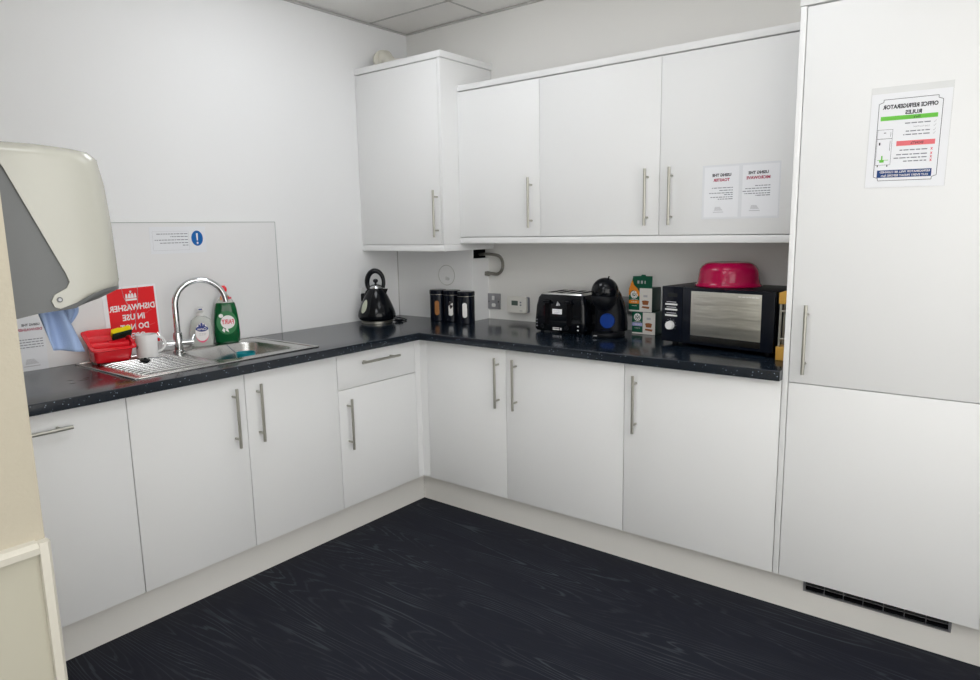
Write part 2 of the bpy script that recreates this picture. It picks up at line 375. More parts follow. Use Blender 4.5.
# ---------------------------------------------------------------- handles
def bar_handle(parent, p, length, axis='z', front=0.034, r=0.006):
    """bar of brushed metal on two studs; p is its centre on the door face (door faces -y)"""
    x, y, z = p; bm = NB(); h = length/2; sp = h-0.034
    if axis == 'z':
        tube(bm, [(x, y-front, z-h), (x, y-front, z+h)], r, 14)
        for s in (-1, 1): tube(bm, [(x, y+0.001, z+s*sp), (x, y-front, z+s*sp)], 0.0045, 10)
    else:
        tube(bm, [(x-h, y-front, z), (x+h, y-front, z)], r, 14)
        for s in (-1, 1): tube(bm, [(x+s*sp, y+0.001, z), (x+s*sp, y-front, z)], 0.0045, 10)
    return obj('handle', bm, M_STEEL, parent)

def carcass(bm, w, depth, z0, z1, t=0.016, top=True, y_front=None):
    yb = -0.002; yf = -depth
    box(bm, 0.001, t, yf, yb, z0, z1); box(bm, w-t, w-0.001, yf, yb, z0, z1)
    box(bm, t, w-t, yf, yb, z0, z0+t); box(bm, t, w-t, yb-0.006, yb, z0+t, z1)
    if top: box(bm, t, w-t, yf, yb-0.006, z1-t, z1)

def base_cabinet(label, loc, rz, w, doors, top=True, depth=D-0.0205, name='base_cabinet', cat='cabinet', group=None):
    """doors: list of (x0, x1, z0, z1, kind, handle) ; handle = (axis, x, z, length)"""
    t = thing(name, label, cat, loc, rz, group)
    bm = NB(); carcass(bm, w, depth, ZD+0.002, ZB-0.001, top=top); obj('body', bm, M_CARC, t)
    for (x0, x1, z0, z1, kind, hd) in doors:
        d = bxobj(kind, M_DOOR, t, x0+0.0017, x1-0.0017, -D, -D+0.018, z0, z1, bev=0.0008)
        if hd: bar_handle(d, (hd[1], -D, hd[2]), hd[3], hd[0])
    return t

HZ = 0.703; HL = 0.236; DT = ZB-0.004
# left run: local x runs along world y (rotated +90 degrees)
Q = PI/2
base_cabinet('white integrated dishwasher door with a horizontal bar handle, left end of the sink run', (0, -2.628, 0), Q, 0.599,
             [(0, 0.5993, ZD, DT, 'door', ('x', 0.298, 0.812, HL))], name='dishwasher', cat='dishwasher')
base_cabinet('white two-door sink cabinet with its bar handles meeting in the middle, under the sink', (0, -2.0287, 0), Q, 0.9109,
             [(0, 0.451, ZD, DT, 'door', ('z', 0.396, HZ, HL)), (0.451, 0.9109, ZD, DT, 'door', ('z', 0.503, HZ, HL))], top=False)
base_cabinet('white narrow base cabinet with a drawer above its door, next to the inner corner', (0, -1.1178, 0), Q, 0.498,
             [(0, 0.498, ZS+0.0015, DT, 'drawer', ('x', 0.242, 0.817, 0.238)), (0, 0.498, ZD, ZS-0.0015, 'door', ('z', 0.049, 0.545, HL))])
# corner post
bm = NB()
box(bm, 0.562, 0.5835, -0.6185, -0.5835, ZD, DT); box(bm, 0.5835, 0.632, -0.5835, -0.565, ZD, DT)
box(bm, 0.562, 0.5835, -0.5835, -0.565, ZD, DT)
tag(obj('corner_post', bm, M_DOOR, smooth=0), 'white filler post in the inner corner between the two runs of base cabinets', 'filler panel')
# right run
base_cabinet('white corner base cabinet, first door right of the inner corner, handle at its right edge', (0.6331, 0, 0), 0, 0.4948,
             [(0, 0.4948, ZD, DT, 'door', ('z', 0.453, HZ+0.006, HL))])
base_cabinet('white base cabinet under the toaster and coffee machine, handle at its left edge', (1.1279, 0, 0), 0, 0.5989,
             [(0, 0.5989, ZD, DT, 'door', ('z', 0.059, HZ+0.008, HL))])
base_cabinet('white base cabinet under the microwave, beside the fridge cupboard, handle at its left edge', (1.7268, 0, 0), 0, 0.6054,
             [(0, 0.6054, ZD, DT, 'door', ('z', 0.053, HZ+0.004, HL))])
# plinths
tag(bxobj('plinth', M_PLIN, None, PL-0.016, PL, -2.628, -PL, 0, ZD+0.001), 'greige kickboard along the floor under the sink run of cabinets', 'plinth')
bm = NB()
box(bm, PL+0.0005, 2.4285, -PL, -PL+0.016, 0, ZD+0.001); box(bm, 2.8795, 2.972, -PL, -PL+0.016, 0, ZD+0.001)
box(bm, 2.4285, 2.8795, -PL, -PL+0.016, 0, 0.088); box(bm, 2.4285, 2.8795, -PL, -PL+0.016, 0.1345, ZD+0.001)
tag(obj('plinth', bm, M_PLIN, smooth=0), 'greige kickboard under the right-hand cabinets and fridge cupboard, with the air vent in it', 'plinth')
# vent grille
t = thing('vent_grille', 'long narrow black and grey air vent grille in the kickboard under the fridge cupboard', 'vent', (2.654, -PL, 0.111))
bm = NB(); L_, H_ = 0.225, 0.023
for q in ((-L_, L_, -H_, -H_+0.005), (-L_, L_, H_-0.005, H_), (-L_, -L_+0.008, -H_+0.005, H_-0.005), (L_-0.008, L_, -H_+0.005, H_-0.005)):
    box(bm, q[0], q[1], -0.004, 0.004, q[2], q[3])
for k in range(1, 7): x = -L_+0.008+k*(2*L_-0.016)/7; box(bm, x-0.001, x+0.001, -0.002, 0.004, -H_+0.005, H_-0.005)
obj('frame', bm, M_PLATE, t, smooth=0)
for z in (-0.0105, 0.0015, 0.0125):
    bxobj('slat', M_PLATE if 0 < z < 0.01 else M_DARK, t, -L_+0.008, L_-0.008, -0.001, 0.010, z-(0.0012 if 0 < z < 0.01 else 0.003), z+(0.0012 if 0 < z < 0.01 else 0.003))
bxobj('back', M_DARK, t, -L_+0.001, L_-0.001, 0.012, 0.014, -H_+0.001, H_-0.001)

# worktop: L shape with a cut-out for the sink bowl
def cells(bm, xs, ys, inside, z0, z1):
    V = {}
    def v(i, j, z):
        k = (i, j, z)
        if k not in V: V[k] = bm.verts.new((xs[i], ys[j], z))
        return V[k]
    n, m_ = len(xs)-1, len(ys)-1
    ins = lambda i, j: 0 <= i < n and 0 <= j < m_ and inside((xs[i]+xs[i+1])/2, (ys[j]+ys[j+1])/2)
    for i in range(n):
        for j in range(m_):
            if not ins(i, j): continue
            bm.faces.new([v(a, b, z1) for a, b in ((i, j), (i+1, j), (i+1, j+1), (i, j+1))])
            bm.faces.new([v(a, b, z0) for a, b in ((i, j+1), (i+1, j+1), (i+1, j), (i, j))])
            for (di, dj, a, b) in ((-1, 0, (i, j+1), (i, j)), (1, 0, (i+1, j), (i+1, j+1)), (0, -1, (i, j), (i+1, j)), (0, 1, (i+1, j+1), (i, j+1))):
                if not ins(i+di, j+dj): bm.faces.new([v(*a, z0), v(*b, z0), v(*b, z1), v(*a, z1)])
bm = NB()
hx0, hx1, hy0, hy1 = 0.075, 0.485, -1.625, -1.205
cells(bm, [0.001, hx0, hx1, W, 2.3325], [NY+0.001, hy0, hy1, -W, -0.001],
      lambda x, y: (x < W or y > -W) and not (hx0 < x < hx1 and hy0 < y < hy1), ZB, ZT)
es = [e for e in bm.edges if all(v.co.z > ZT-0.001 for v in e.verts) and (all(abs(v.co.x-W) < 1e-4 and v.co.y < -W+1e-4 for v in e.verts) or all(abs(v.co.y+W) < 1e-4 and v.co.x > W-1e-4 for v in e.verts))]
bmesh.ops.bevel(bm, geom=es, offset=0.004, segments=3, affect='EDGES', profile=0.5)
tag(obj('worktop', bm, M_TOP), 'glossy dark navy speckled L-shaped kitchen worktop', 'worktop')

# ---------------------------------------------------------------- fridge cupboard
FX = 2.3548; FW = 0.5967; ZSP = 0.8661; ZTT = 2.0926
t = thing('fridge_cupboard', 'tall white integrated fridge cupboard at the right, with a rules poster on its upper door', 'cabinet', (FX-0.0215, 0, 0))
bm = NB(); xx = 0.0215
box(bm, xx+0.001, xx+0.017, -D+0.0205, -0.002, ZD+0.002, ZTT); box(bm, xx+FW-0.017, xx+FW-0.001, -D+0.0205, -0.002, ZD+0.002, ZTT)
for z in (ZD+0.002, ZSP-0.008, ZTT-0.016): box(bm, xx+0.017, xx+FW-0.017, -D+0.0205, -0.008, z, z+0.016)
box(bm, xx+0.017, xx+FW-0.017, -0.008, -0.002, ZD+0.002, ZTT); obj('body', bm, M_CARC, t, smooth=0)
bxobj('side_panel', M_DOOR, t, 0, 0.0185, -D, -0.002, ZD, ZTT+0.003, bev=0.0006)
bxobj('side_panel', M_DOOR, t, xx+FW+0.0015, xx+FW+0.0200, -D, -0.002, ZD, ZTT+0.003, bev=0.0006)
bxobj('top_panel', M_DOOR, t, -0.001, xx+FW+0.021, -D-0.004, -0.002, ZTT+0.004, ZTT+0.034, bev=0.0006)
d1 = bxobj('door', M_DOOR, t, xx, xx+FW, -D, -D+0.018, ZSP+0.0015, ZTT-0.001, bev=0.0008)
bar_handle(d1, (0.0715, -D, 1.022), 0.236)
bxobj('door', M_DOOR, t, xx, xx+FW, -D, -D+0.018, ZD, ZSP-0.0015, bev=0.0008)

# ---------------------------------------------------------------- wall cabinets
DL = 0.2892; WD0, WD1 = 1.3700, 2.0975
def wall_cabinet(label, x0, w, hx, group=None):
    t = thing('wall_cabinet', label, 'cabinet', (x0, 0, 0), 0, group)
    bm = NB(); carcass(bm, w, DL-0.0205, WD0, WD1+0.001); obj('body', bm, M_CARC, t, smooth=0)
    d = bxobj('door', M_DOOR, t, 0.0012, w-0.0012, -DL, -DL+0.018, WD0+0.0022, WD1-0.0028, bev=0.0008)
    bar_handle(d, (hx, -DL, 1.531), HL)
wall_cabinet('white wall cabinet beside the tall corner cabinet, handle at its right edge', 0.6230, 0.5006, 1.077-0.6230)
wall_cabinet('middle white wall cabinet of the long row, plain door, handle at right', 1.1236, 0.6038, 1.675-1.1236)
wall_cabinet('white wall cabinet above the microwave, with the two-part notice on its door', 1.7274, 0.6045, 1.783-1.7274)
tag(bxobj('cornice', M_DOOR, None, 0.6230, 2.3320, -DL, -0.002, 2.1005, 2.1284, bev=0.0006), 'white top board running along the three long-row wall cabinets', 'cornice')
tag(bxobj('pelmet', M_DOOR, None, 0.6230, 2.3320, -DL, -0.002, 1.3389, 1.3688, bev=0.0006), 'white bottom board running under the three long-row wall cabinets', 'pelmet')
# tall corner wall cabinet
DC = 0.4141; CX = 0.622
t = thing('corner_wall_cabinet', 'tall deep white wall cabinet in the corner above the kettle and canisters', 'cabinet', (0.001, 0, 0))
bm = NB(); box(bm, 0.001, 0.017, -DC+0.0205, -0.002, 1.336, 2.2457); box(bm, 0.017, CX-0.02, -DC+0.0205, -0.008, 1.336, 1.352)
box(bm, 0.017, CX-0.02, -DC+0.0205, -0.008, 2.23, 2.2457); box(bm, 0.017, CX-0.02, -0.008, -0.002, 1.336, 2.2457); obj('body', bm, M_CARC, t, smooth=0)
bxobj('side_panel', M_DOOR, t, CX-0.0195, CX-0.001, -DC, -0.002, 1.336, 2.2457, bev=0.0006)
bxobj('side_panel', M_DOOR, t, 0.001, 0.012, -DC+0.001, -DC+0.0185, 1.336, 2.2457)
bxobj('top_panel', M_DOOR, t, 0.0, CX+0.007, -DC-0.002, -0.002, 2.2475, 2.2785, bev=0.0006)
bxobj('bottom_panel', M_DOOR, t, 0.0, CX, -DC, -0.002, 1.3020, 1.3345, bev=0.0006)
d = bxobj('door', M_DOOR, t, 0.0145, CX-0.0215, -DC, -DC+0.018, 1.3368, 2.2425, bev=0.0008)
bar_handle(d, (0.582, -DC, 1.492), HL)

# splashback
t = thing('splashback_panel', 'large glossy white splashback panel on the wall behind the sink', 'splashback', (0, 0, 0))
bxobj('sheet', M_PANELW, t, 0.0005, 0.0035, NY+0.004, -0.984, ZT+0.001, 1.463)
bm = NB(); box(bm, 0.0005, 0.0048, NY+0.004, -0.981, 1.4632, 1.4665); box(bm, 0.0005, 0.0048, -0.9838, -0.981, ZT+0.001, 1.4632); obj('edge_strip', bm, M_EDGE, t, smooth=0)

# ---------------------------------------------------------------- sink
SX0, SX1, SY0, SY1 = 0.022, 0.532, -1.966, -1.166
bx0, bx1, by0, by1 = 0.105, 0.462, -1.598, -1.225
t = thing('sink', 'stainless steel inset sink with ridged draining board on its left', 'sink')
bm = NB(); zt = ZT+0.004
ny = 7
bcx, bcy = (bx0+bx1)/2, (by0+by1)/2
inner = rrect(bx1-bx0, by1-by0, 0.07, ny, bcx, bcy)
def outer_pt(p, x0, x1, y0, y1):
    dx, dy = p[0]-bcx, p[1]-bcy
    s = min((x1-bcx)/dx if dx > 1e-9 else 1e9, (x0-bcx)/dx if dx < -1e-9 else 1e9, (y1-bcy)/dy if dy > 1e-9 else 1e9, (y0-bcy)/dy if dy < -1e-9 else 1e9)
    return (bcx+dx*s, bcy+dy*s)
ox0, ox1, oy0, oy1 = SX0+0.012, SX1-0.012, -1.64, SY1+0.012
outer = [outer_pt(p, ox0, ox1, oy0, oy1) for p in inner]
# snap nearest outer points to the corners
for c in ((ox0, oy0), (ox0, oy1), (ox1, oy0), (ox1, oy1)):
    k = min(range(len(outer)), key=lambda i: (outer[i][0]-c[0])**2+(outer[i][1]-c[1])**2); outer[k] = c
lp = [[(x, y, zt-0.001) for x, y in outer]]
def ins(off, z, rr):
    return [(x, y, z) for x, y in rrect(bx1-bx0-2*off, by1-by0-2*off, max(0.02, 0.07-off*0.4), ny, bcx, bcy)]
lp += [ins(-0.004, zt-0.0012, 0), ins(0, zt-0.003, 0), ins(0.004, zt-0.010, 0), ins(0.010, ZT-0.09, 0), ins(0.018, ZT-0.125, 0), ins(0.035, ZT-0.140, 0), ins(0.07, ZT-0.146, 0)]
loft(bm, lp, cap0=False, cap1=True)
obj('bowl', bm, M_SINK, t, smooth=50)
bm = NB()
box(bm, SX0+0.012, SX1-0.012, SY0+0.012, -1.64, ZT+0.0005, zt-0.001)
for k in range(13):
    x = 0.070+k*0.0335; tube(bm, [(x, SY0+0.05, zt-0.003), (x, SY0+0.075, zt+0.0015), (x, -1.67, zt+0.0015), (x, -1.645, zt-0.003)], 0.0052, 10)
obj('draining_board', bm, M_SINK, t)
bm = NB()
for q in ((SX0, SX1, SY0, SY0+0.012), (SX0, SX1, SY1-0.012, SY1), (SX0, SX0+0.012, SY0+0.012, SY1-0.012), (SX1-0.012, SX1, SY0+0.012, SY1-0.012)):
    box(bm, *q, ZT+0.0002, zt+0.0015, bev=0.0008)
obj('rim', bm, M_SINK, t)
bm = NB(); lathe(bm, [(0, 0), (0.030, 0), (0.038, 0.0015), (0.040, 0)], (bcx, bcy, ZT-0.1455), 24); obj('drain', bm, M_CHROME, t)

# tap
TX, TY = 0.115, -1.585
t = thing('mixer_tap', 'chrome swan-neck mixer tap with two lever arms, standing behind the sink bowl', 'tap', (TX, TY, zt))
# stands on the steel deck
bm = NB(); lathe(bm, [(0, 0), (0.025, 0), (0.025, 0.006), (0.019, 0.010), (0.0185, 0.070), (0.0175, 0.082), (0.013, 0.086), (0, 0.086)], seg=28); obj('body', bm, M_CHROME, t)
bm = NB(); sd = Vector((0.30, 0.954, 0)); r = 0.104; h0 = 0.20
pts = [Vector((0, 0, 0.08)), Vector((0, 0, 0.12)), Vector((0, 0, 0.16))]
for k in range(25):
    a = math.radians(180-k*172/24); pts.append(sd*(r+r*math.cos(a))+Vector((0, 0, h0+r*math.sin(a))))
pts.append(pts[-1]+(pts[-1]-pts[-2]).normalized()*0.012)
tube(bm, pts, 0.0125, 20); obj('spout', bm, M_CHROME, t)
for s in (-1, 1):
    bm = NB(); ax = Vector((0.35, 0.937, 0))*s
    tube(bm, [ax*0.012+Vector((0, 0, 0.040)), ax*0.044+Vector((0, 0, 0.040))], 0.0135, 18)
    tube(bm, [ax*0.044+Vector((0, 0, 0.040)), ax*0.062+Vector((0, 0, 0.040))], 0.0115, 18)
    p = ax*0.055+Vector((0, 0, 0.045)); dr = (ax*0.25+Vector((-0.10, 0, 0.62 if s < 0 else 0.40))).normalized()
    tube(bm, [p, p+dr*(0.052 if s < 0 else 0.026)], [0.0055, 0.004], 10)
    obj('lever', bm, M_CHROME, t)

# cutlery caddy
t = thing('cutlery_caddy', 'red plastic sink caddy with divided compartments on the draining board', 'caddy', (0.114, -1.866, zt+0.0068), math.radians(90-8))
# local: x along the front edge, -y towards the room; sloping top
def ring(hw, yf, yb, zf, zb, rr=0.016, n=5):
    out = []
    for x, y in rrect(2*hw, yb-yf, rr, n, 0, (yf+yb)/2):
        f = (y-yf)/(yb-yf); out.append((x, y, zf+(zb-zf)*f))
    return out
bm = NB()
loft(bm, [ring(0.060, -0.042, 0.045, 0, 0), ring(0.064, -0.047, 0.050, 0.004, 0.004), ring(0.072, -0.058, 0.062, 0.046, 0.104),
          ring(0.083, -0.071, 0.075, 0.050, 0.112), ring(0.083, -0.071, 0.075, 0.056, 0.118), ring(0.072, -0.058, 0.064, 0.060, 0.122),
          ring(0.068, -0.054, 0.060, 0.054, 0.112), ring(0.062, -0.046, 0.050, 0.014, 0.030), ], cap1=True)
obj('tub', bm, M_RED, t, smooth=45)
def slope_z(y, d=0.004): return 0.056+(y+0.058)/0.12*0.062-d
bm = NB()
for y in (0.026, -0.014):
    loft(bm, [[(-0.066, y-0.006, 0.012), (0.066, y-0.006, 0.012), (0.066, y+0.006, 0.012), (-0.066, y+0.006, 0.012)],
              [(-0.068, y-0.006, slope_z(y-0.006)), (0.068, y-0.006, slope_z(y-0.006)), (0.068, y+0.006, slope_z(y+0.006)), (-0.068, y+0.006, slope_z(y+0.006))]])
box(bm, -0.002, 0.008, -0.010, 0.022, 0.012, slope_z(0.0, 0.006))
obj('divider', bm, M_RED, t)
bm = NB(); box(bm, -0.0665, -0.002, -0.008, 0.020, slope_z(0, 0.030)-0.003, slope_z(0, 0.030)); obj('tray', bm, M_RED, t)
# sponge resting on the caddy's right side
sp = thing('sponge', 'yellow sponge with a dark green scouring side, resting on the red caddy', 'sponge', (0.118, -1.814, zt+0.103), math.radians(90-4))
bm = NB()
prof = [(-0.048, 0.0), (0.048, 0.0), (0.050, 0.022), (0.030, 0.024), (0.024, 0.019), (0.010, 0.019), (0.004, 0.024), (-0.046, 0.024)]
prism(bm, [(-0.046, 0.006), (0.044, 0.006), (0.046, 0.020), (0.040, 0.030), (0.016, 0.030), (0.010, 0.024), (-0.004, 0.024), (-0.010, 0.031), (-0.044, 0.030), (-0.048, 0.018)], 'xz', -0.030, 0.032, bev=0.003)
f = obj('foam', bm, M_YEL, sp)
bm = NB(); box(bm, -0.046, 0.044, -0.031, 0.033, -0.003, 0.0055, bev=0.002); s_ = obj('scouring_pad', bm, M_SCOUR, sp)
sp.rotation_euler = (math.radians(-34), math.radians(-10), math.radians(80)); sp.scale = (0.80, 0.80, 0.86)

# mug
t = thing('mug', 'white ceramic mug with small black print, between the red caddy and the tap', 'mug', (0.168, -1.744, zt+0.0068), math.radians(60))
bm = NB(); lathe(bm, [(0, 0), (0.036, 0), (0.040, 0.003), (0.041, 0.05), (0.0415, 0.093), (0.0405, 0.095), (0.039, 0.093), (0.038, 0.05), (0.037, 0.008), (0, 0.006)], seg=36); obj('cup', bm, M_CERAM, t)
bm = NB(); tube(bm, [(0.037+0.031*math.sin(a), 0, 0.052+0.031*math.cos(a)) for a in [PI*k/14 for k in range(15)]], 0.0052, 10, flat=1.0); obj('handle', bm, M_CERAM, t)
bm = NB()
for k, (a0, z) in enumerate(((-2.62, 0.050), (-2.44, 0.050), (-2.56, 0.044))):
    lathe_pts = []
    for i in range(9):
        aa = a0+2*PI*i/8*0; 
    c = a0
    tube(bm, [(0.0416*math.cos(c+0.08*math.cos(2*PI*i/10)), 0.0416*math.sin(c+0.08*math.cos(2*PI*i/10)), z+0.004*math.sin(2*PI*i/10)) for i in range(11)], 0.0008, 5)
obj('print', bm, M_INK, t)

# small plug with its wire loop in front of the mug
t = thing('sink_plug', 'small black rubber plug with a thin wire loop, lying in front of the mug', 'plug', (0.262, -1.800, zt+0.0070))
bm = NB(); lathe(bm, [(0, 0), (0.017, 0), (0.020, 0.006), (0.014, 0.009), (0.006, 0.010), (0.005, 0.015), (0, 0.016)], seg=20); obj('stopper', bm, M_BLACK, t)
bm = NB(); tube(bm, [(0.000, 0.010, 0.013), (-0.01, 0.035, 0.010), (0.0, 0.07, 0.004), (0.025, 0.095, 0.002), (0.05, 0.085, 0.002), (0.06, 0.06, 0.002)], 0.0011, 6); obj('wire', bm, M_GREYINK, t)

# soap bottle
t = thing('hand_wash_bottle', 'clear hand wash bottle with white cap and blue and pink label, right of the tap', 'bottle', (0.052, -1.440, zt+0.0007), math.radians(64))
def oval(wx, wy, z, n=28, sq=0.75):
    out = []
    for i in range(n):
        a = 2*PI*i/n; c, s = math.cos(a), math.sin(a)
        out.append((wx*math.copysign(abs(c)**sq, c), wy*math.copysign(abs(s)**sq, s), z))
    return out
bm = NB(); loft(bm, [oval(0.042, 0.024, 0), oval(0.047, 0.027, 0.004), oval(0.048, 0.028, 0.05), oval(0.047, 0.027, 0.09), oval(0.041, 0.023, 0.118), oval(0.024, 0.018, 0.131), oval(0.016, 0.015, 0.136)]); obj('bottle_body', bm, M_CLEAR, t)
bm = NB(); lathe(bm, [(0, 0.136), (0.017, 0.136), (0.017, 0.150), (0.013, 0.153), (0.009, 0.154), (0.009, 0.168), (0, 0.170)], seg=20); box(bm, -0.012, 0.014, -0.024, 0.012, 0.160, 0.173, bev=0.003); obj('pump_cap', bm, M_WHITEP, t)
bm = NB(); box(bm, -0.007, 0.008, -0.0246, -0.0238, 0.164, 0.170); obj('cap_mark', bm, M_NAVYL, t)
bm = NB(); poly(bm, ellipse(0.056, 0.086, 28, 0, 0.062), -0.0287); obj('label_back', bm, M_WHITEINK, t)
bm = NB(); poly(bm, ellipse(0.056, 0.086, 28, 0, 0.060)[14:]+[(0.028*math.cos(a), 0.060+0.035*math.sin(a)) for a in [2*PI-PI*k/14 for k in range(15)]][1:-1], -0.0292) ; obj('label_band', bm, M_PINKL, t)
bm = NB(); poly(bm, ellipse(0.052, 0.026, 24, 0, 0.080), -0.0294); poly(bm, ellipse(0.010, 0.018, 12, 0, 0.098), -0.0294); poly(bm, ellipse(0.008, 0.012, 12, -0.010, 0.095), -0.0294); poly(bm, ellipse(0.008, 0.012, 12, 0.010, 0.095), -0.0294); obj('label_badge', bm, M_NAVYL, t)
bm = NB(); text_bm(bm, 'Carex', 0, 0.080, 0.011, -0.0299, maxw=0.040, bold=0.02); obj('lettering', bm, M_WHITEINK, t)
bm = NB(); words(bm, 0.016, 0.058, 0.002, 0.032, -0.0296); words(bm, 0.013, 0.052, 0.002, 0.026, -0.0296); obj('small_print', bm, M_PALEINK, t)

# washing-up liquid
t = thing('washing_up_liquid_bottle', 'green washing-up liquid bottle with red cap, right of the hand wash', 'bottle', (0.068, -1.324, zt+0.0007), math.radians(62)); t.scale = (1.07, 1.0, 1.0)
bm = NB()
loft(bm, [oval(0.044, 0.022, 0), oval(0.050, 0.027, 0.006), oval(0.053, 0.029, 0.04), oval(0.051, 0.028, 0.10), oval(0.045, 0.026, 0.155), oval(0.040, 0.024, 0.180), oval(0.037, 0.022, 0.186)]); obj('bottle_body', bm, M_GRN, t)
bm = NB(); loft(bm, [oval(0.034, 0.021, 0.1862), oval(0.032, 0.020, 0.194), oval(0.024, 0.017, 0.206), oval(0.017, 0.015, 0.216), oval(0.013, 0.013, 0.222)]); lathe(bm, [(0.012, 0.220), (0.010, 0.236), (0, 0.237)], seg=18); obj('shoulder', bm, M_CLEAR, t)
bm = NB(); lathe(bm, [(0, 0.2365), (0.011, 0.2365), (0.012, 0.247), (0.009, 0.256), (0, 0.258)], seg=18); prism(bm, [(-0.020, 0.246), (-0.002, 0.238), (0.010, 0.252), (0.004, 0.264), (-0.012, 0.264)], 'xz', -0.010, 0.010, bev=0.003); obj('cap', bm, M_RED, t)
bm = NB(); box(bm, -0.018, 0.016, -0.0225, -0.0205, 0.200, 0.218); obj('neck_label', bm, M_ORNG, t)
bm = NB(); box(bm, 0.000, 0.026, -0.0232, -0.0226, 0.203, 0.212); obj('neck_print', bm, M_CROSS, t)
yl = -0.0300
bm = NB(); poly(bm, ellipse(0.084, 0.110, 28, 0, 0.095), yl); obj('label_back', bm, M_GRNL, t)
bm = NB(); poly(bm, ellipse(0.058, 0.062, 28, 0.004, 0.098), yl-0.0004); poly(bm, ellipse(0.018, 0.018, 16, -0.022, 0.128), yl-0.0004)
poly(bm, [(-0.022, 0.060), (-0.012, 0.050), (-0.008, 0.064), (-0.016, 0.072)], yl-0.0004); poly(bm, [(-0.006, 0.058), (0.006, 0.050), (0.002, 0.068), (-0.006, 0.070)], yl-0.0004); obj('label_badge', bm, M_WHITEINK, t)
bm = NB(); text_bm(bm, 'FAIRY', 0.004, 0.100, 0.021, yl-0.0008, maxw=0.050, bold=0.03); obj('lettering', bm, M_CROSS, t)

# teal cup in the sink with a spoon
t = thing('teal_cup', 'open round teal plastic cup standing in the sink bowl', 'cup', (0.195, -1.318, ZT-0.1455+0.0005))
bm = NB(); lathe(bm, [(0, 0), (0.033, 0), (0.036, 0.003), (0.043, 0.111), (0.043, 0.114), (0.0415, 0.114), (0.040, 0.108), (0.034, 0.006), (0, 0.005)], seg=32); obj('cup', bm, M_TEAL, t)
t = thing('teaspoon', 'thin dark spoon handle leaning out of the teal cup in the sink', 'spoon', (0.195, -1.318, ZT-0.1455+0.018))
bm = NB(); tube(bm, [(0.018, 0.022, 0.002), (-0.010, -0.012, 0.068), (-0.052, -0.060, 0.134)], [0.0022, 0.0016, 0.0024], 8); obj('handle', bm, M_GREYINK, t)
bm = NB(); lathe(bm, [(0, -0.0022), (0.007, -0.001), (0.010, 0.001), (0, 0.0005)], (0.019, 0.0235, 0.0), 16); obj('spoon_bowl', bm, M_STEEL, t)

# water drops on the worktop
bm = NB()
for (x, y, r) in ((0.33, -2.10, 0.009), (0.36, -2.07, 0.012), (0.39, -2.115, 0.010), (0.335, -2.05, 0.008), (0.41, -2.03, 0.007), (0.44, -1.99, 0.010), (0.455, -1.975, 0.009), (0.475, -1.985, 0.008)):
    lathe(bm, [(0, 0.0012), (r*0.6, 0.0009), (r, 0.0002)], (x, y, ZT), 14, sx=1.0, sy=1.3)
o = tag(obj('water_drops', bm, M_WATER), 'scattered water drops on the dark worktop left of the sink', 'water'); o['kind'] = 'stuff'

# ---------------------------------------------------------------- posters: all built facing -y about their centre
def poster(name, label, loc, rz, w, h, m, tilt=0.0, th=0.0008):
    t = thing(name, label, 'sign', loc, rz)
    bxobj('sheet', m, t, -w/2, w/2, -th, 0, -h/2, h/2)
    if tilt: t.rotation_euler = (0, tilt, rz)
    return t

# mandatory notice on the splashback
t = poster('notice', 'laminated notice with a blue exclamation mark circle, on the splashback above the tap', (0.0038, -1.4835, 1.388), Q, 0.255, 0.116, M_LAMIN)
y1, y2 = -0.0011, -0.0015
bm = NB(); poly(bm, ellipse(0.055, 0.068, 40, 0.086, 0.006), y1); obj('symbol', bm, M_BLUE, t)
bm = NB(); poly(bm, [(0.0815, 0.028), (0.0905, 0.028), (0.0885, -0.004), (0.0835, -0.004)], y2); poly(bm, ellipse(0.009, 0.010, 14, 0.086, -0.015), y2); obj('exclamation_mark', bm, M_WHITEINK, t)
bm = NB(); frame(bm, -0.116, 0.047, -0.044, 0.038, 0.0008, y1); obj('border', bm, M_PALEINK, t)
bm = NB()
for z, wd in ((0.027, 0.145), (0.015, 0.080), (0.001, 0.150), (-0.012, 0.130), (-0.023, 0.028)): words(bm, 0.042, z, 0.0032, wd, y1)
obj('small_print', bm, M_GREYINK, t)

# red poster
t = poster('red_poster', 'red laminated dishwasher in use poster hung on string behind the mug', (0.0042, -1.716, 1.073), Q, 0.222, 0.258, M_PAPER, tilt=math.radians(-1.5))
bxobj('red_field', M_REDPAPER, t, -0.093, 0.103, -0.0014, -0.0009, -0.122, 0.120)
bm = NB(); yy = -0.0020
for s, z, h, mw in (('DISHWASHER', 0.040, 0.024, 0.190), ('IN USE', -0.001, 0.024, 0.092), ('DO NOT', -0.043, 0.024, 0.118), ('OPEN', -0.082, 0.024, 0.080)):
    text_bm(bm, s, 0.005, z, h, yy, maxw=mw, bold=0.03)
obj('lettering', bm, M_WHITEINK, t, smooth=0)
bm = NB(); cz = 0.086
poly(bm, [(-0.018, cz-0.014), (0.018, cz-0.014), (0.017, cz-0.008), (-0.017, cz-0.008)], yy)
for a, b in ((-0.017, -0.010), (-0.009, 0.0), (0.0, 0.009), (0.010, 0.017)):
    poly(bm, [(a, cz-0.006), (b, cz-0.006), (b-0.001, cz+0.006), ((a+b)/2, cz+0.010), (a+0.001, cz+0.006)], yy)
poly(bm, [(-0.002, cz+0.010), (0.002, cz+0.010), (0.002, cz+0.018), (-0.002, cz+0.018)], yy); poly(bm, ellipse(0.008, 0.003, 10, 0, cz+0.015), yy)
for v in bm.verts: v.co.x = v.co.x*1.35+0.003; v.co.z = cz+(v.co.z-cz)*1.3
obj('crown', bm, M_WHITEINK, t, smooth=0)
bm = NB()
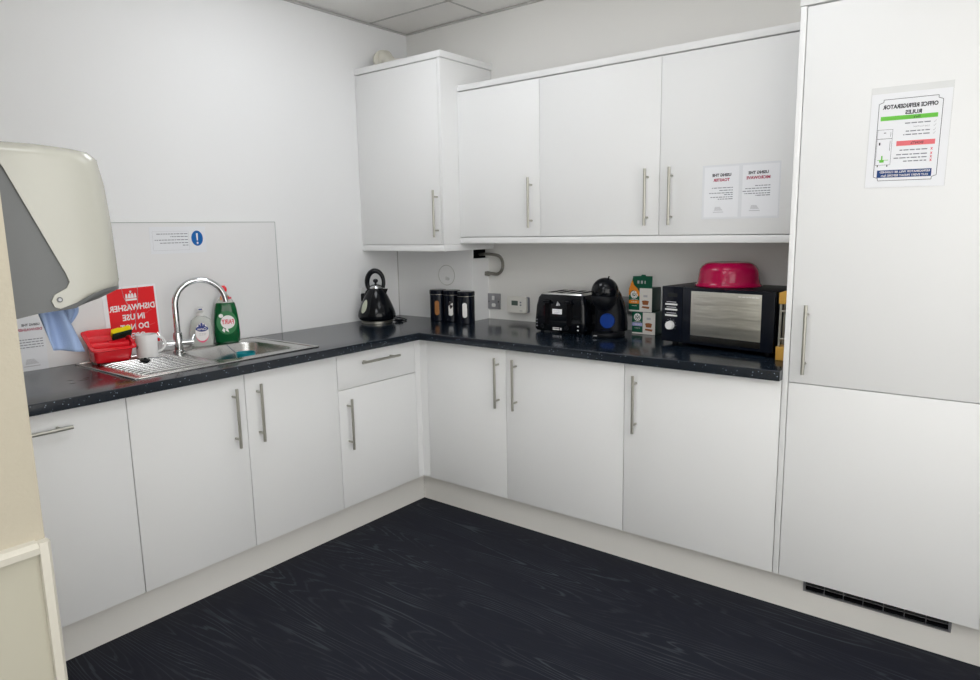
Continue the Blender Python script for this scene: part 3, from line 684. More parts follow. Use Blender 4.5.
tube(bm, [(0.040, -0.0024, 0.004), (0.050, -0.0024, 0.010), (0.060, -0.0024, 0.008), (0.070, -0.0024, 0.016), (0.082, -0.0024, 0.020)], 0.0007, 5)
obj('scribble', bm, M_PINKBAR, t); bm = NB()
tube(bm, [(0.060, -0.0024, -0.046), (0.072, -0.0024, -0.044), (0.090, -0.0024, -0.040)], 0.0007, 5)
obj('scribble', bm, M_PINKBAR, t)
bm = NB()
tube(bm, [(-0.032, -0.003, 0.126), (-0.027, -0.0035, 0.085), (-0.012, -0.004, 0.045), (-0.004, -0.004, 0.005)], 0.0008, 6)
tube(bm, [(0.034, -0.003, 0.128), (0.031, -0.0035, 0.085), (0.024, -0.004, 0.045), (0.010, -0.004, 0.000), (0.006, -0.004, -0.060)], 0.0008, 6)
obj('string', bm, M_PALEINK, t)

def house_logo(bm, cx, cz, s, y):
    for k in range(6):
        quad(bm, cx-0.5*s+k*0.02*s, cx+0.5*s-k*0.12*s*0.5, cz-0.18*s+k*0.075*s, cz-0.145*s+k*0.075*s, y)
    quad(bm, cx-0.62*s, cx+0.60*s, cz-0.40*s, cz-0.34*s, y)

# dishwasher notice
t = poster('notice', 'white dishwasher instructions notice on the wall below the towel dispenser', (0.0038, -2.126, 1.010), Q, 0.150, 0.208, M_LAMIN)
bm = NB(); text_bm(bm, 'USING THE', 0.030, 0.074, 0.0085, -0.0013, bold=0.03, maxw=0.062); obj('lettering', bm, M_INK, t, smooth=0)
bm = NB(); text_bm(bm, 'DISHWASHER', 0.026, 0.056, 0.0095, -0.0013, bold=0.03, maxw=0.092); obj('lettering', bm, M_REDINK, t, smooth=0)
bm = NB()
for z, wd in ((0.018, 0.10), (0.008, 0.105), (-0.002, 0.08), (-0.012, 0.10)): words(bm, 0.066, z, 0.0030, wd, -0.0013)
obj('small_print', bm, M_GREYINK, t, smooth=0)
bm = NB(); house_logo(bm, 0.020, -0.068, 0.045, -0.0013); obj('logo', bm, M_PALEINK, t, smooth=0)

# toaster and microwave notice
t = poster('notice', 'white sheet with toaster and microwave instructions side by side, on a wall cabinet door', (2.0635, -DL-0.0004, 1.539), 0, 0.302, 0.212, M_LAMIN)
for s, (c1, c2, cz, sgn) in {'L': (-0.148, -0.003, 0, -1), 'R': (0.003, 0.148, 0, 1)}.items():
    bxobj('page', M_PAPER, t, c1+0.006, c2-0.003, -0.0013, -0.0009, -0.098, 0.098)
for (cx, dz, nm, m2, lines) in ((-0.073, -0.006, 'TOASTER', 0.066, ((0.022, 0.084), (0.012, 0.058), (0.002, 0.095), (-0.005, 0.034), (-0.014, 0.090), (-0.022, 0.060))),
                                (0.069, -0.004, 'MICROWAVE', 0.094, ((0.022, 0.058), (0.012, 0.094), (0.002, 0.104), (-0.007, 0.098), (-0.015, 0.055)))):
    bm = NB(); text_bm(bm, 'USING THE', cx, 0.072+dz, 0.0105, -0.0017, bold=0.045, maxw=0.076); obj('lettering', bm, M_INK, t, smooth=0)
    bm = NB(); text_bm(bm, nm, cx, 0.053+dz, 0.0105, -0.0017, bold=0.045, maxw=m2); obj('lettering', bm, M_REDINK, t, smooth=0)
    bm = NB()
    for z, wd in lines: words(bm, cx+0.046, z+dz, 0.0028, wd, -0.0017)
    obj('small_print', bm, M_GREYINK, t, smooth=0)
    bm = NB(); house_logo(bm, cx-0.01, -0.060+dz, 0.034, -0.0017); obj('logo', bm, M_PALEINK, t, smooth=0)

# refrigerator rules poster
t = poster('rules_poster', 'office refrigerator rules poster with green, coral and navy bars, on the fridge cupboard door', (2.6575, -D-0.0004, 1.664), 0, 0.213, 0.300, M_LAMEDGE, tilt=math.radians(0.8))
bxobj('page', M_PAPER, t, -0.1045, 0.1045, -0.0014, -0.0009, -0.1495, 0.130)
y1, y2 = -0.0018, -0.0022
bm = NB(); X, ZB_, ZT_, c = 0.083, -0.129, 0.112, 0.012
path = [(-X+c, ZT_), (X-c, ZT_), (X-c, ZT_-c*0.6), (X, ZT_-c), (X, ZB_+c), (X-c, ZB_+c*0.6), (X-c, ZB_), (-X+c, ZB_), (-X+c, ZB_+c*0.6), (-X, ZB_+c), (-X, ZT_-c), (-X+c, ZT_-c*0.6)]
for a, b in zip(path, path[1:]+path[:1]):
    dv = Vector((b[0]-a[0], b[1]-a[1])).normalized(); n_ = Vector((-dv.y, dv.x))*0.0007
    poly(bm, [(a[0]+n_.x, a[1]+n_.y), (a[0]-n_.x, a[1]-n_.y), (b[0]-n_.x, b[1]-n_.y), (b[0]+n_.x, b[1]+n_.y)], y1)
obj('border', bm, M_INK, t, smooth=0)
bm = NB(); text_bm(bm, 'OFFICE REFRIGERATOR', 0, 0.090, 0.0115, y1, maxw=0.144, bold=0.04); text_bm(bm, 'RULES', 0.010, 0.071, 0.0110, y1, maxw=0.044, bold=0.04)
text_bm(bm, "Do's", 0.020, 0.0560, 0.0065, y2, bold=0.02); text_bm(bm, "DON'Ts", 0.026, -0.0200, 0.0065, y2, bold=0.02)
obj('lettering', bm, M_INK, t, smooth=0)
bm = NB(); quad(bm, -0.076, 0.073, 0.050, 0.0625, y1); obj('green_bar', bm, M_GREENBAR, t)
bm = NB(); quad(bm, -0.028, 0.072, -0.027, -0.0125, y1); obj('coral_bar', bm, M_PINKBAR, t)
bm = NB(); quad(bm, -0.074, 0.070, -0.120, -0.0975, y1); obj('navy_bar', bm, M_BLUEBAR, t)
bm = NB(); text_bm(bm, 'REFRIGERATOR WILL BE CLEANED', 0, -0.1035, 0.0060, y2, maxw=0.134, bold=0.02); text_bm(bm, 'OUT EVERY FRIDAY BEFORE 5pm', 0, -0.1140, 0.0060, y2, maxw=0.126, bold=0.02); obj('lettering', bm, M_WHITEINK, t, smooth=0)
bm = NB()
words(bm, 0.056, 0.0385, 0.003, 0.066, y1); text_bm(bm, 'Label Your Food', 0.034, 0.0275, 0.0042, y1, maxw=0.044); words(bm, 0.056, 0.0150, 0.003, 0.062, y1); words(bm, 0.056, 0.0050, 0.003, 0.068, y1)
for z, wd in ((-0.040, 0.072), (-0.053, 0.080), (-0.063, 0.086), (-0.073, 0.060)): words(bm, 0.054, z, 0.003, wd, y1)
obj('small_print', bm, M_GREYINK, t, smooth=0)
bm = NB()
for z in (0.0385, 0.0275, 0.0150, 0.0050): poly(bm, [(0.070, z+0.004), (0.0709, z+0.003), (0.0665, z-0.003), (0.0640, z-0.0005), (0.0650, z), (0.0665, z-0.0015)], y1)
obj('tick_marks', bm, M_PALEINK, t, smooth=0)
bm = NB()
for z in (-0.040, -0.053, -0.063, -0.073):
    for s in (1, -1): poly(bm, [(0.065-0.0032, z-s*0.0036), (0.065-0.0014, z-s*0.0036), (0.065+0.0032, z+s*0.0036), (0.065+0.0014, z+s*0.0036)], y1 if s > 0 else y1-0.0002)
obj('cross_marks', bm, M_CROSS, t, smooth=0)
bm = NB(); frame(bm, -0.081, -0.040, -0.082, 0.024, 0.0008, y1); quad(bm, -0.081, -0.040, -0.004, -0.0028, y1); quad(bm, -0.0455, -0.0445, 0.002, 0.016, y1); quad(bm, -0.0455, -0.0445, -0.040, -0.010, y1)
quad(bm, -0.064, -0.058, 0.013, 0.015, y1); quad(bm, -0.075, -0.071, -0.022, -0.014, y1); quad(bm, -0.076, -0.073, -0.087, -0.082, y1); quad(bm, -0.050, -0.047, -0.087, -0.082, y1)
obj('fridge_drawing', bm, M_INK, t, smooth=0)
bm = NB(); quad(bm, -0.070, -0.058, -0.074, -0.066, y1); quad(bm, -0.066, -0.062, -0.066, -0.054, y1); quad(bm, -0.076, -0.046, -0.068, -0.0665, y2); obj('green_print', bm, M_GREENBAR, t, smooth=0)

# ---------------------------------------------------------------- towel dispenser on the side of the near-left wall
t = thing('paper_towel_dispenser', 'large cream and grey paper towel dispenser fixed to the wall at the left', 'dispenser', (1.32, NY, 1.26))
hw = 0.150
cover = [(0.049, 0.332), (0.110, 0.332), (0.150, 0.330), (0.185, 0.327), (0.214, 0.322), (0.232, 0.308), (0.242, 0.255), (0.249, 0.163), (0.252, 0.058), (0.249, 0.046), (0.215, 0.035), (0.150, 0.020),
         (0.116, 0.010), (0.106, 0.014), (0.102, 0.026), (0.108, 0.038), (0.132, 0.050), (0.138, 0.062), (0.133, 0.078), (0.048, 0.300), (0.030, 0.332)]
def sst(v, a, b): v = min(1, max(0, (v-a)/(b-a))); return v*v*(3-2*v)
loops = []
for sgn in (-1, 1):
    th_ = [k/9 for k in range(10)]
    if sgn > 0: th_ = th_[::-1]
    for q in th_:
        a = q*PI/2; rad = 0.055; e = rad*(1-math.sin(a)); x = sgn*(hw-rad*(1-math.cos(a)))
        e2 = 0.024*(1-math.sin(a))
        loops.append([(x, y-e*sst(y, 0.14, 0.23)-0.0, z-e2*sst(z, 0.20, 0.332)) for y, z in cover])
bm = NB(); loft(bm, loops); obj('cover', bm, M_DISPC, t, smooth=50)
body = [(0.002, 0.0), (0.031, -0.004), (0.079, 0.004), (0.147, 0.008), (0.210, 0.022), (0.252, 0.039), (0.252, 0.060), (0.20, 0.20), (0.19, 0.30), (0.12, 0.322), (0.030, 0.326), (0.002, 0.326)]
bm = NB(); 
bl = []
for sgn in (-1, 1):
    th_ = [k/9 for k in range(10)]
    if sgn > 0: th_ = th_[::-1]
    for q in th_:
        a = q*PI/2; rad = 0.055; e = rad*(1-math.sin(a)); e2 = 0.024*(1-math.sin(a)); x = sgn*(hw-0.004-rad*(1-math.cos(a)))
        bl.append([(x, y-e*sst(y, 0.14, 0.23), z-e2*sst(z, 0.20, 0.332)) for y, z in body])
loft(bm, bl); obj('body', bm, M_DISPG, t)
bm = NB(); tube(bm, [(hw-0.002, 0.116, 0.028), (hw+0.0015, 0.116, 0.028)], 0.0055, 18); obj('pivot_screw', bm, M_DISPG, t)
bm = NB(); tube(bm, [(hw+0.001, 0.116, 0.028), (hw+0.0025, 0.116, 0.028)], 0.0030, 14); obj('pivot_cap', bm, M_PALEINK, t)
# paper towel hanging from it
tw = thing('paper_towel', 'blue crumpled paper towel hanging out of the towel dispenser', 'paper towel', (1.40, NY+0.130, 1.268))
def sheet(fn, nu, nv, name, m, parent):
    bm = NB(); V = [[bm.verts.new(fn(i/nu, j/nv)) for j in range(nv+1)] for i in range(nu+1)]
    for i in range(nu):
        for j in range(nv): bm.faces.new((V[i][j], V[i+1][j], V[i+1][j+1], V[i][j+1]))
    o = obj(name, bm, m, parent, smooth=0)
    for p in o.data.polygons: p.use_smooth = True
    md = o.modifiers.new('thickness', 'SOLIDIFY'); md.thickness = 0.0006
    return o
def tw1(u, v):
    y = -0.034+0.046*u+v*(0.020+0.020*u); z = 0.0-v*(0.088+0.014*u)
    x = 0.010*math.sin(u*9+v*2)+0.012*math.sin(v*3.0)*(u-0.4)
    return (x, y, z)
def tw2(u, v):
    y = -0.005+0.045*u+0.006*math.sin(v*5); z = 0.008-v*(0.050+0.022*math.sin(u*2.4))+u*0.010*(1-v)
    y += 0.016*math.sin(PI*v)*u
    x = -0.030+0.010*math.sin(u*11+1)-0.01*v
    return (x, y, z)
sheet(tw1, 18, 14, 'front_sheet', M_TOWEL, tw); sheet(tw2, 18, 12, 'rear_sheet', M_TOWEL, tw)

# ---------------------------------------------------------------- kettle
t = thing('kettle', 'glossy black pyramid kettle with a loop handle on a silver base, in the corner', 'kettle', (0.131, -0.446, ZT), math.radians(45))
bm = NB(); lathe(bm, [(0, 0), (0.080, 0), (0.086, 0.003), (0.086, 0.010), (0.080, 0.014), (0, 0.015)], seg=40); obj('power_base', bm, M_STEEL, t)
bm = NB(); lathe(bm, [(0, 0.0155), (0.088, 0.0155), (0.098, 0.022), (0.104, 0.034), (0.104, 0.046), (0.099, 0.066), (0.086, 0.100), (0.068, 0.140), (0.051, 0.172), (0.041, 0.186), (0.037, 0.190), (0, 0.190)], seg=48)
obj('body', bm, M_BLACKG, t)
bm = NB(); lathe(bm, [(0, 0.1905), (0.038, 0.1905), (0.037, 0.197), (0.031, 0.205), (0.020, 0.212), (0.010, 0.214), (0, 0.214)], seg=36); obj('lid', bm, M_CHROME, t)
bm = NB(); lathe(bm, [(0, 0.2145), (0.006, 0.2145), (0.006, 0.219), (0.013, 0.226), (0.014, 0.233), (0.010, 0.240), (0, 0.243)], seg=24); obj('lid_knob', bm, M_BLACKG, t)
bm = NB(); pts = []
for k in range(27):
    a = math.radians(218-k*246/26); pts.append((-0.001+0.045*math.cos(a), 0, 0.222+0.064*math.sin(a)))
pts = [(-0.056, 0, 0.148), (-0.048, 0, 0.168)]+pts
tube(bm, pts, [0.0105+0.004*math.sin(PI*min(1, k/24)) for k in range(len(pts))], 14); obj('handle', bm, M_BLACKG, t)
bm = NB(); loft(bm, [[(0.052, -0.014, 0.150), (0.052, 0.014, 0.150), (0.037, 0.016, 0.187), (0.037, -0.016, 0.187)], [(0.064, -0.004, 0.178), (0.064, 0.004, 0.178), (0.066, 0.005, 0.186), (0.066, -0.005, 0.186)]]); obj('spout', bm, M_BLACKG, t)
# oval water window on the sloping side
az = math.radians(-137)
bm = NB()
def on_cone(z, e=0.0012):
    tab = [(0.022, 0.098), (0.034, 0.104), (0.046, 0.104), (0.066, 0.099), (0.100, 0.086), (0.140, 0.068), (0.172, 0.051), (0.186, 0.048)]
    for (a, ra), (b, rb) in zip(tab, tab[1:]):
        if a <= z <= b: return ra+(rb-ra)*(z-a)/(b-a)+e
    return 0.05
rings = [[bm.verts.new((lambda z, aa: (on_cone(z)*math.cos(aa), on_cone(z)*math.sin(aa), z))(0.096+0.036*s*math.cos(2*PI*i/24), az+0.23*s*math.sin(2*PI*i/24))) for i in range(24)] for s in (1, 0.66, 0.33)]
for a, b in zip(rings, rings[1:]):
    for i in range(24): bm.faces.new((a[i], a[(i+1) % 24], b[(i+1) % 24], b[i]))
bm.faces.new(rings[-1]); obj('water_window', bm, M_WINDOWK, t, smooth=60)
t = thing('power_cable', 'black power cable and plug of the kettle lying beside it on the worktop', 'cable', (0, 0, ZT))
bm = NB(); tube(bm, [(0.205, -0.396, 0.008), (0.225, -0.375, 0.006), (0.240, -0.345, 0.005), (0.225, -0.310, 0.005), (0.170, -0.28, 0.005), (0.09, -0.26, 0.005), (0.03, -0.285, 0.006), (0.014, -0.34, 0.05), (0.018, -0.40, 0.105), (0.024, -0.430, 0.115)], 0.0035, 8); obj('cord', bm, M_BLACK, t)
bm = NB(); box(bm, 0.214, 0.250, -0.392, -0.360, 0.001, 0.016, bev=0.004); obj('cord_clip', bm, M_BLACK, t)
bm = NB(); box(bm, 0.0115, 0.036, -0.455, -0.411, 0.110, 0.156, bev=0.006); obj('plug', bm, M_BLACK, t)
t = thing('wall_socket', 'white wall socket mostly hidden behind the kettle', 'socket', (0, -0.368, 1.05))
bxobj('plate', M_WHITEP, t, 0.0005, 0.010, -0.073, 0.073, -0.043, 0.043, bev=0.002)
bxobj('switch', M_WHITEP, t, 0.010, 0.0128, 0.045, 0.056, 0.015, 0.033, bev=0.001)

# ---------------------------------------------------------------- canisters
def canister(label, loc, fill, az):
    t = thing('canister', label, 'canister', (*loc, ZT), math.radians(az), 'storage canisters in the corner')
    R_ = 0.0465
    bm = NB(); lathe(bm, [(0, 0.0005), (R_-0.002, 0.0005), (R_, 0.003), (R_, 0.146), (R_-0.002, 0.1475), (0, 0.1475)], seg=40); obj('body', bm, M_NAVY, t)
    bm = NB(); lathe(bm, [(0, 0.1500), (R_+0.001, 0.1500), (R_+0.0015, 0.153), (R_+0.0015, 0.170), (R_-0.002, 0.1735), (0, 0.175)], seg=40); obj('lid', bm, M_NAVY, t)
    bm = NB(); lathe(bm, [(R_-0.004, 0.1478), (R_+0.0005, 0.1478), (R_+0.0005, 0.1498), (R_-0.004, 0.1498)], seg=40); obj('metal_band', bm, M_STEEL, t)
    bm = NB(); n = 24
    def P(s, i, e):
        a = 2*PI*i/n; dx = math.cos(a); dz = math.sin(a)
        z = 0.075+s*(0.012*dz+math.copysign(0.028, dz) if abs(dz) > 1e-6 else 0); x = s*0.0125*dx
        aa = -PI/2+x/R_; return ((R_+e)*math.cos(aa), (R_+e)*math.sin(aa), z)
    rg = [[bm.verts.new(P(s, i, 0.0006)) for i in range(n)] for s in (1, 0.5)]
    for i in range(n): bm.faces.new((rg[0][i], rg[0][(i+1) % n], rg[1][(i+1) % n], rg[1][i]))
    bm.faces.new(rg[1]); obj('window', bm, fill, t, smooth=60)
    return t
M_TEABAG = mat('tea_bag_paper', (0.75, 0.74, 0.72), 0.7)
mt = M_TEABAG.node_tree; vv = mt.nodes.new('ShaderNodeTexVoronoi'); vv.inputs['Scale'].default_value = 55
rr_ = mt.nodes.new('ShaderNodeValToRGB'); rr_.color_ramp.elements[0].position = 0.45; rr_.color_ramp.elements[0].color = (0.02, 0.015, 0.015, 1); rr_.color_ramp.elements[1].position = 0.5; rr_.color_ramp.elements[1].color = (0.75, 0.74, 0.72, 1)
tcn = mt.nodes.new('ShaderNodeTexCoord'); mt.links.new(tcn.outputs['Object'], vv.inputs['Vector']); mt.links.new(vv.outputs['Color'], rr_.inputs[0]); mt.links.new(rr_.outputs[0], mt.nodes['Principled BSDF'].inputs['Base Color'])
canister('black canister with brown contents in its window, leftmost of the three', (0.380, -0.209), M_SUGARB, 32)
canister('black canister with tea bags in its window, middle of the three', (0.476, -0.201), M_TEABAG, 30)
canister('black canister with white contents in its window, rightmost of the three', (0.596, -0.224), M_SUGARW, 30)

# clear suction disc on the boxing
t = thing('suction_hook', 'clear round suction hook stuck to the boxing above the canisters', 'hook', (0.392, -0.1443, 1.158))
bm = NB(); pts = [(0.060*math.cos(2*PI*k/40), -0.002, 0.056*math.sin(2*PI*k/40)) for k in range(41)]; tube(bm, pts, 0.0022, 8, cap=False)
obj('ring', bm, mat('clear_rubber', (0.60, 0.60, 0.585), 0.2), t)
bm = NB(); tube(bm, [(0.012, 0.0, -0.020), (0.012, -0.010, -0.022)], 0.008, 16); box(bm, -0.008, 0.008, -0.004, 0, -0.028, -0.008, bev=0.001); obj('peg', bm, mat('clear_peg', (0.70, 0.71, 0.70), 0.08), t)

# ---------------------------------------------------------------- spur, thermostat, hose
t = thing('fused_spur_switch', 'square grey metal fused switch plate on the back wall next to the boxing', 'switch', (0.6215, 0, 1.009))
bxobj('plate', M_PLATE, t, -0.043, 0.043, -0.012, -0.0005, -0.0445, 0.0445, bev=0.003)
bxobj('rocker_switch', M_WHITEP, t, -0.010, 0.006, -0.0165, -0.0122, 0.006, 0.030, bev=0.001)
bm = NB(); prism(bm, rrect(0.026, 0.020, 0.006, 4, 0.000, -0.022), 'xz', -0.0155, -0.0122, bev=0.0008); obj('fuse_holder', bm, M_WHITEP, t)
for x in (-0.034, 0.034):
    bm = NB(); tube(bm, [(x, -0.0122, -0.002), (x, -0.0135, -0.002)], 0.0035, 12); obj('screw', bm, M_BLACK, t)
t = thing('thermostat', 'cream thermostat with a small grey display, on the back wall above the worktop', 'thermostat', (0.794, 0, 1.0))
bxobj('back_plate', M_GREYINK, t, -0.060, 0.069, -0.018, -0.0005, -0.044, 0.043, bev=0.006)
bm = NB(); prism(bm, rrect(0.128, 0.090, 0.010, 5), 'xz', -0.034, -0.0185, bev=0.004); obj('cover', bm, M_CREAMP, t)
bxobj('display', M_LCD, t, -0.032, 0.010, -0.0348, -0.0342, -0.004, 0.022)
for z in (0.014, -0.001): bxobj('button', M_GREYINK, t, 0.024, 0.034, -0.0362, -0.0342, z-0.004, z+0.004, bev=0.0006)
bxobj('print', M_GREYINK, t, 0.022, 0.040, -0.0346, -0.0342, -0.034, -0.031)
t = thing('flexible_hose', 'braided metal hose looping out of the boxing back into the wall', 'hose', (0, 0, 0))
bm = NB(); ctrl = [(0.545, -0.055, 1.272), (0.60, -0.05, 1.274), (0.645, -0.045, 1.272), (0.688, -0.04, 1.262), (0.706, -0.036, 1.230), (0.700, -0.034, 1.190), (0.670, -0.032, 1.165), (0.630, -0.032, 1.166), (0.600, -0.034, 1.170), (0.585, -0.020, 1.165), (0.583, -0.004, 1.160)]
def catmull(P_, n=8):
    P_ = [Vector(p) for p in P_]; out = []
    for i in range(len(P_)-1):
        a, b, c, d = P_[max(i-1, 0)], P_[i], P_[i+1], P_[min(i+2, len(P_)-1)]
        for k in range(n):
            s = k/n; out.append(0.5*((2*b)+(-a+c)*s+(2*a-5*b+4*c-d)*s*s+(-a+3*b-3*c+d)*s**3))
    return out+[P_[-1]]
cp = catmull(ctrl, 12); tube(bm, cp, [0.0078+(0.0012 if k % 2 else 0) for k in range(len(cp))], 12); obj('braided_pipe', bm, M_HOSE, t)
bm = NB(); tube(bm, [(0.583, -0.034, 1.165), (0.583, -0.001, 1.160)], 0.012, 6); obj('end_nut', bm, M_HOSE, t)

# grey socket behind the coffee machine
t = thing('wall_socket', 'grey metal socket plate on the back wall behind the coffee machine', 'socket', (1.425, 0, 1.029))
bxobj('plate', M_PLATE, t, -0.073, 0.073, -0.010, -0.0005, -0.043, 0.043, bev=0.002)
bxobj('switch', M_WHITEP, t, 0.045, 0.056, -0.0128, -0.0102, 0.015, 0.033, bev=0.001)

# ---------------------------------------------------------------- toaster
t = thing('toaster', 'black four-slice toaster with silver slotted top, beside the coffee machine', 'toaster', (1.078, -0.280, ZT))
WT, HT = 0.285, 0.188
bm = NB()
def tl(x0, x1, y0, y1, z, r=0.02): return [(x, y, z) for x, y in rrect(x1-x0, y1-y0, r, 5, (x0+x1)/2, (y0+y1)/2)]
loft(bm, [tl(0.006, WT-0.006, 0.004, 0.225, 0.008), tl(0, WT, 0, 0.229, 0.016), tl(0.0, WT, 0.0, 0.229, 0.06), tl(0.006, WT-0.004, 0.004, 0.226, 0.13), tl(0.014, WT-0.010, 0.010, 0.222, 0.168), tl(0.024, WT-0.018, 0.018, 0.216, HT-0.004)])
obj('body', bm, M_BLACKG, t, smooth=50)
bm = NB(); loft(bm, [tl(0.026, WT-0.020, 0.020, 0.214, HT-0.0035, 0.015), tl(0.030, WT-0.024, 0.024, 0.210, HT+0.003, 0.014)]); tp = obj('top_plate', bm, M_TOAST, t)
for k in range(4):
    x = 0.052+k*0.052+(0.006 if k > 1 else 0); bxobj('slot', M_DARK, t, x, x+0.026, 0.045, 0.190, HT+0.0031, HT+0.0040)
for x in (0.078, 0.200):
    g_ = bxobj('lever_track', M_DARK, t, x-0.012, x+0.014, -0.0030, 0.006, 0.040, 0.160, bev=0.002)
    bxobj('lever', M_BLACK, g_, x-0.014, x+0.016, -0.018, -0.0032, 0.146, 0.157, bev=0.003)
for x, z in ((0.018, 0.030), (0.018, 0.045), (0.018, 0.060), (0.250, 0.022), (0.250, 0.040)):
    bxobj('button', M_PLATE if x < 0.1 else M_WHITEP, t, x-0.004, x+0.004, -0.0022, 0.002, z-0.0025, z+0.0025, bev=0.0008)
for x in (0.050, 0.190):
    bm = NB(); tube(bm, [(x, 0.001, 0.030), (x, -0.009, 0.030)], [0.011, 0.010], 20); obj('browning_dial', bm, M_BLACK, t)
bxobj('sticker', M_PAPER, t, 0.108, 0.160, -0.0012, 0.0045, 0.093, 0.117)
bm = NB(); words(bm, 0.155, 0.109, 0.002, 0.040, -0.0014); words(bm, 0.153, 0.101, 0.002, 0.034, -0.0014); obj('sticker_print', bm, M_PALEINK, t)
bm = NB(); poly(bm, [(0.128, 0.134), (0.137, 0.156), (0.141, 0.134)], 0.0002); poly(bm, [(0.1425, 0.134), (0.140, 0.152), (0.152, 0.137)], 0.0002); o = obj('emblem', bm, M_PALEINK, t, smooth=0)
bm = NB()
for k in range(5): quad(bm, 0.110+k*0.0078, 0.110+k*0.0078+0.0062, 0.016, 0.0215, -0.0012); quad(bm, 0.110+k*0.0078, 0.110+k*0.0078+0.0058, 0.0245, 0.0285, -0.0012)
poly(bm, ellipse(0.007, 0.013, 12, 0.156, 0.022), -0.0012); obj('printed_mark', bm, M_WHITEINK, t, smooth=0)
bm = NB()
for x in (0.03, WT-0.03):
    for y in (0.03, 0.20): lathe(bm, [(0, 0), (0.010, 0), (0.010, 0.009), (0, 0.009)], (x, y, 0), 14)
obj('feet', bm, M_BLACK, t)

# ---------------------------------------------------------------- coffee machine (built facing -y then turned)
t = thing('coffee_machine', 'glossy black round-headed capsule coffee machine with a blue disc', 'coffee machine', (1.452, -0.228, ZT), math.radians(8))
def ov(cx, cy, rx, ry, z, n=28): return [(cx+rx*math.cos(2*PI*i/n), cy+ry*math.sin(2*PI*i/n), z) for i in range(n)]
bm = NB(); loft(bm, [ov(0.006, 0.006, 0.072, 0.088, 0.001), ov(0.006, 0.006, 0.075, 0.091, 0.006), ov(0.006, 0.006, 0.075, 0.091, 0.018), ov(0.006, 0.006, 0.070, 0.086, 0.024)]); obj('base', bm, M_BLACK, t, smooth=50)
bm = NB(); loft(bm, [ov(0.010, 0.045, 0.074, 0.050, 0.024), ov(0.010, 0.046, 0.074, 0.050, 0.06), ov(0.009, 0.046, 0.069, 0.050, 0.11), ov(0.007, 0.044, 0.060, 0.050, 0.155), ov(0.003, 0.038, 0.050, 0.048, 0.195), ov(0, 0.03, 0.035, 0.040, 0.225)]); obj('rear_body', bm, M_BLACKG, t, smooth=60)
bm = NB(); lathe(bm, [(0.063*math.sin(PI*k/20), 0.209-0.063*math.cos(PI*k/20)) for k in range(21)], (-0.008, -0.006, 0), 40); obj('head', bm, M_BLACKG, t, smooth=60)
bm = NB(); lathe(bm, [(0, 0.120), (0.020, 0.120), (0.034, 0.128), (0.052, 0.150), (0.060, 0.185), (0.055, 0.19)], (-0.008, -0.010, 0), 28); obj('nozzle', bm, M_BLACK, t, smooth=60)
bm = NB(); tube(bm, [(0.006, -0.010, 0.262), (0.014, -0.012, 0.279)], [0.004, 0.003], 10); obj('lever', bm, M_BLACK, t)
bm = NB(); loft(bm, [ov(0, -0.050, 0.048, 0.034, 0.0245), ov(0, -0.050, 0.050, 0.036, 0.033)]); obj('drip_tray', bm, M_BLACKG, t)
bm = NB(); loft(bm, [ov(0, -0.050, 0.040, 0.027, 0.0332), ov(0, -0.050, 0.040, 0.027, 0.0345)]); obj('tray_grid', bm, M_BLACK, t)
bm = NB(); tube(bm, [(0.010, -0.012, 0.074), (0.010, -0.024, 0.074)], 0.0345, 36); o = obj('blue_disc', bm, M_TILEB, t)
bm = NB(); loft(bm, [ov(0.002, 0.020, 0.066, 0.040, 0.024), ov(0.002, 0.020, 0.064, 0.036, 0.10), ov(-0.002, 0.018, 0.060, 0.034, 0.15), ov(-0.006, 0.015, 0.055, 0.034, 0.20)]); obj('front_panel', bm, M_BLACK, t, smooth=60)
bm = NB(); quad(bm, -0.030, -0.012, 0.010, 0.014, -0.0925); obj('print', bm, M_PALEINK, t)

# ---------------------------------------------------------------- capsule boxes
def siren(bm_w, bm_g, cx, cz, r, y):
    poly(bm_w, ellipse(2*r, 2*r, 28, cx, cz), y)
    poly(bm_g, ellipse(0.70*r, 0.95*r, 16, cx, cz+0.05*r), y-0.0002)
    for s in (-1, 1):
        poly(bm_g, [(cx+s*0.45*r, cz+0.45*r), (cx+s*0.62*r, cz+0.40*r), (cx+s*0.66*r, cz-0.45*r), (cx+s*0.5*r, cz-0.5*r)], y-0.0002)
        poly(bm_g, [(cx+s*0.12*r, cz-0.55*r), (cx+s*0.40*r, cz-0.62*r), (cx+s*0.30*r, cz-0.80*r), (cx+s*0.10*r, cz-0.78*r)], y-0.0002)
    poly(bm_g, [(cx-0.2*r, cz+0.70*r), (cx+0.2*r, cz+0.70*r), (cx, cz+0.92*r)], y-0.0002)
    poly(bm_w, ellipse(0.38*r, 0.5*r, 14, cx, cz+0.12*r), y-0.0004)
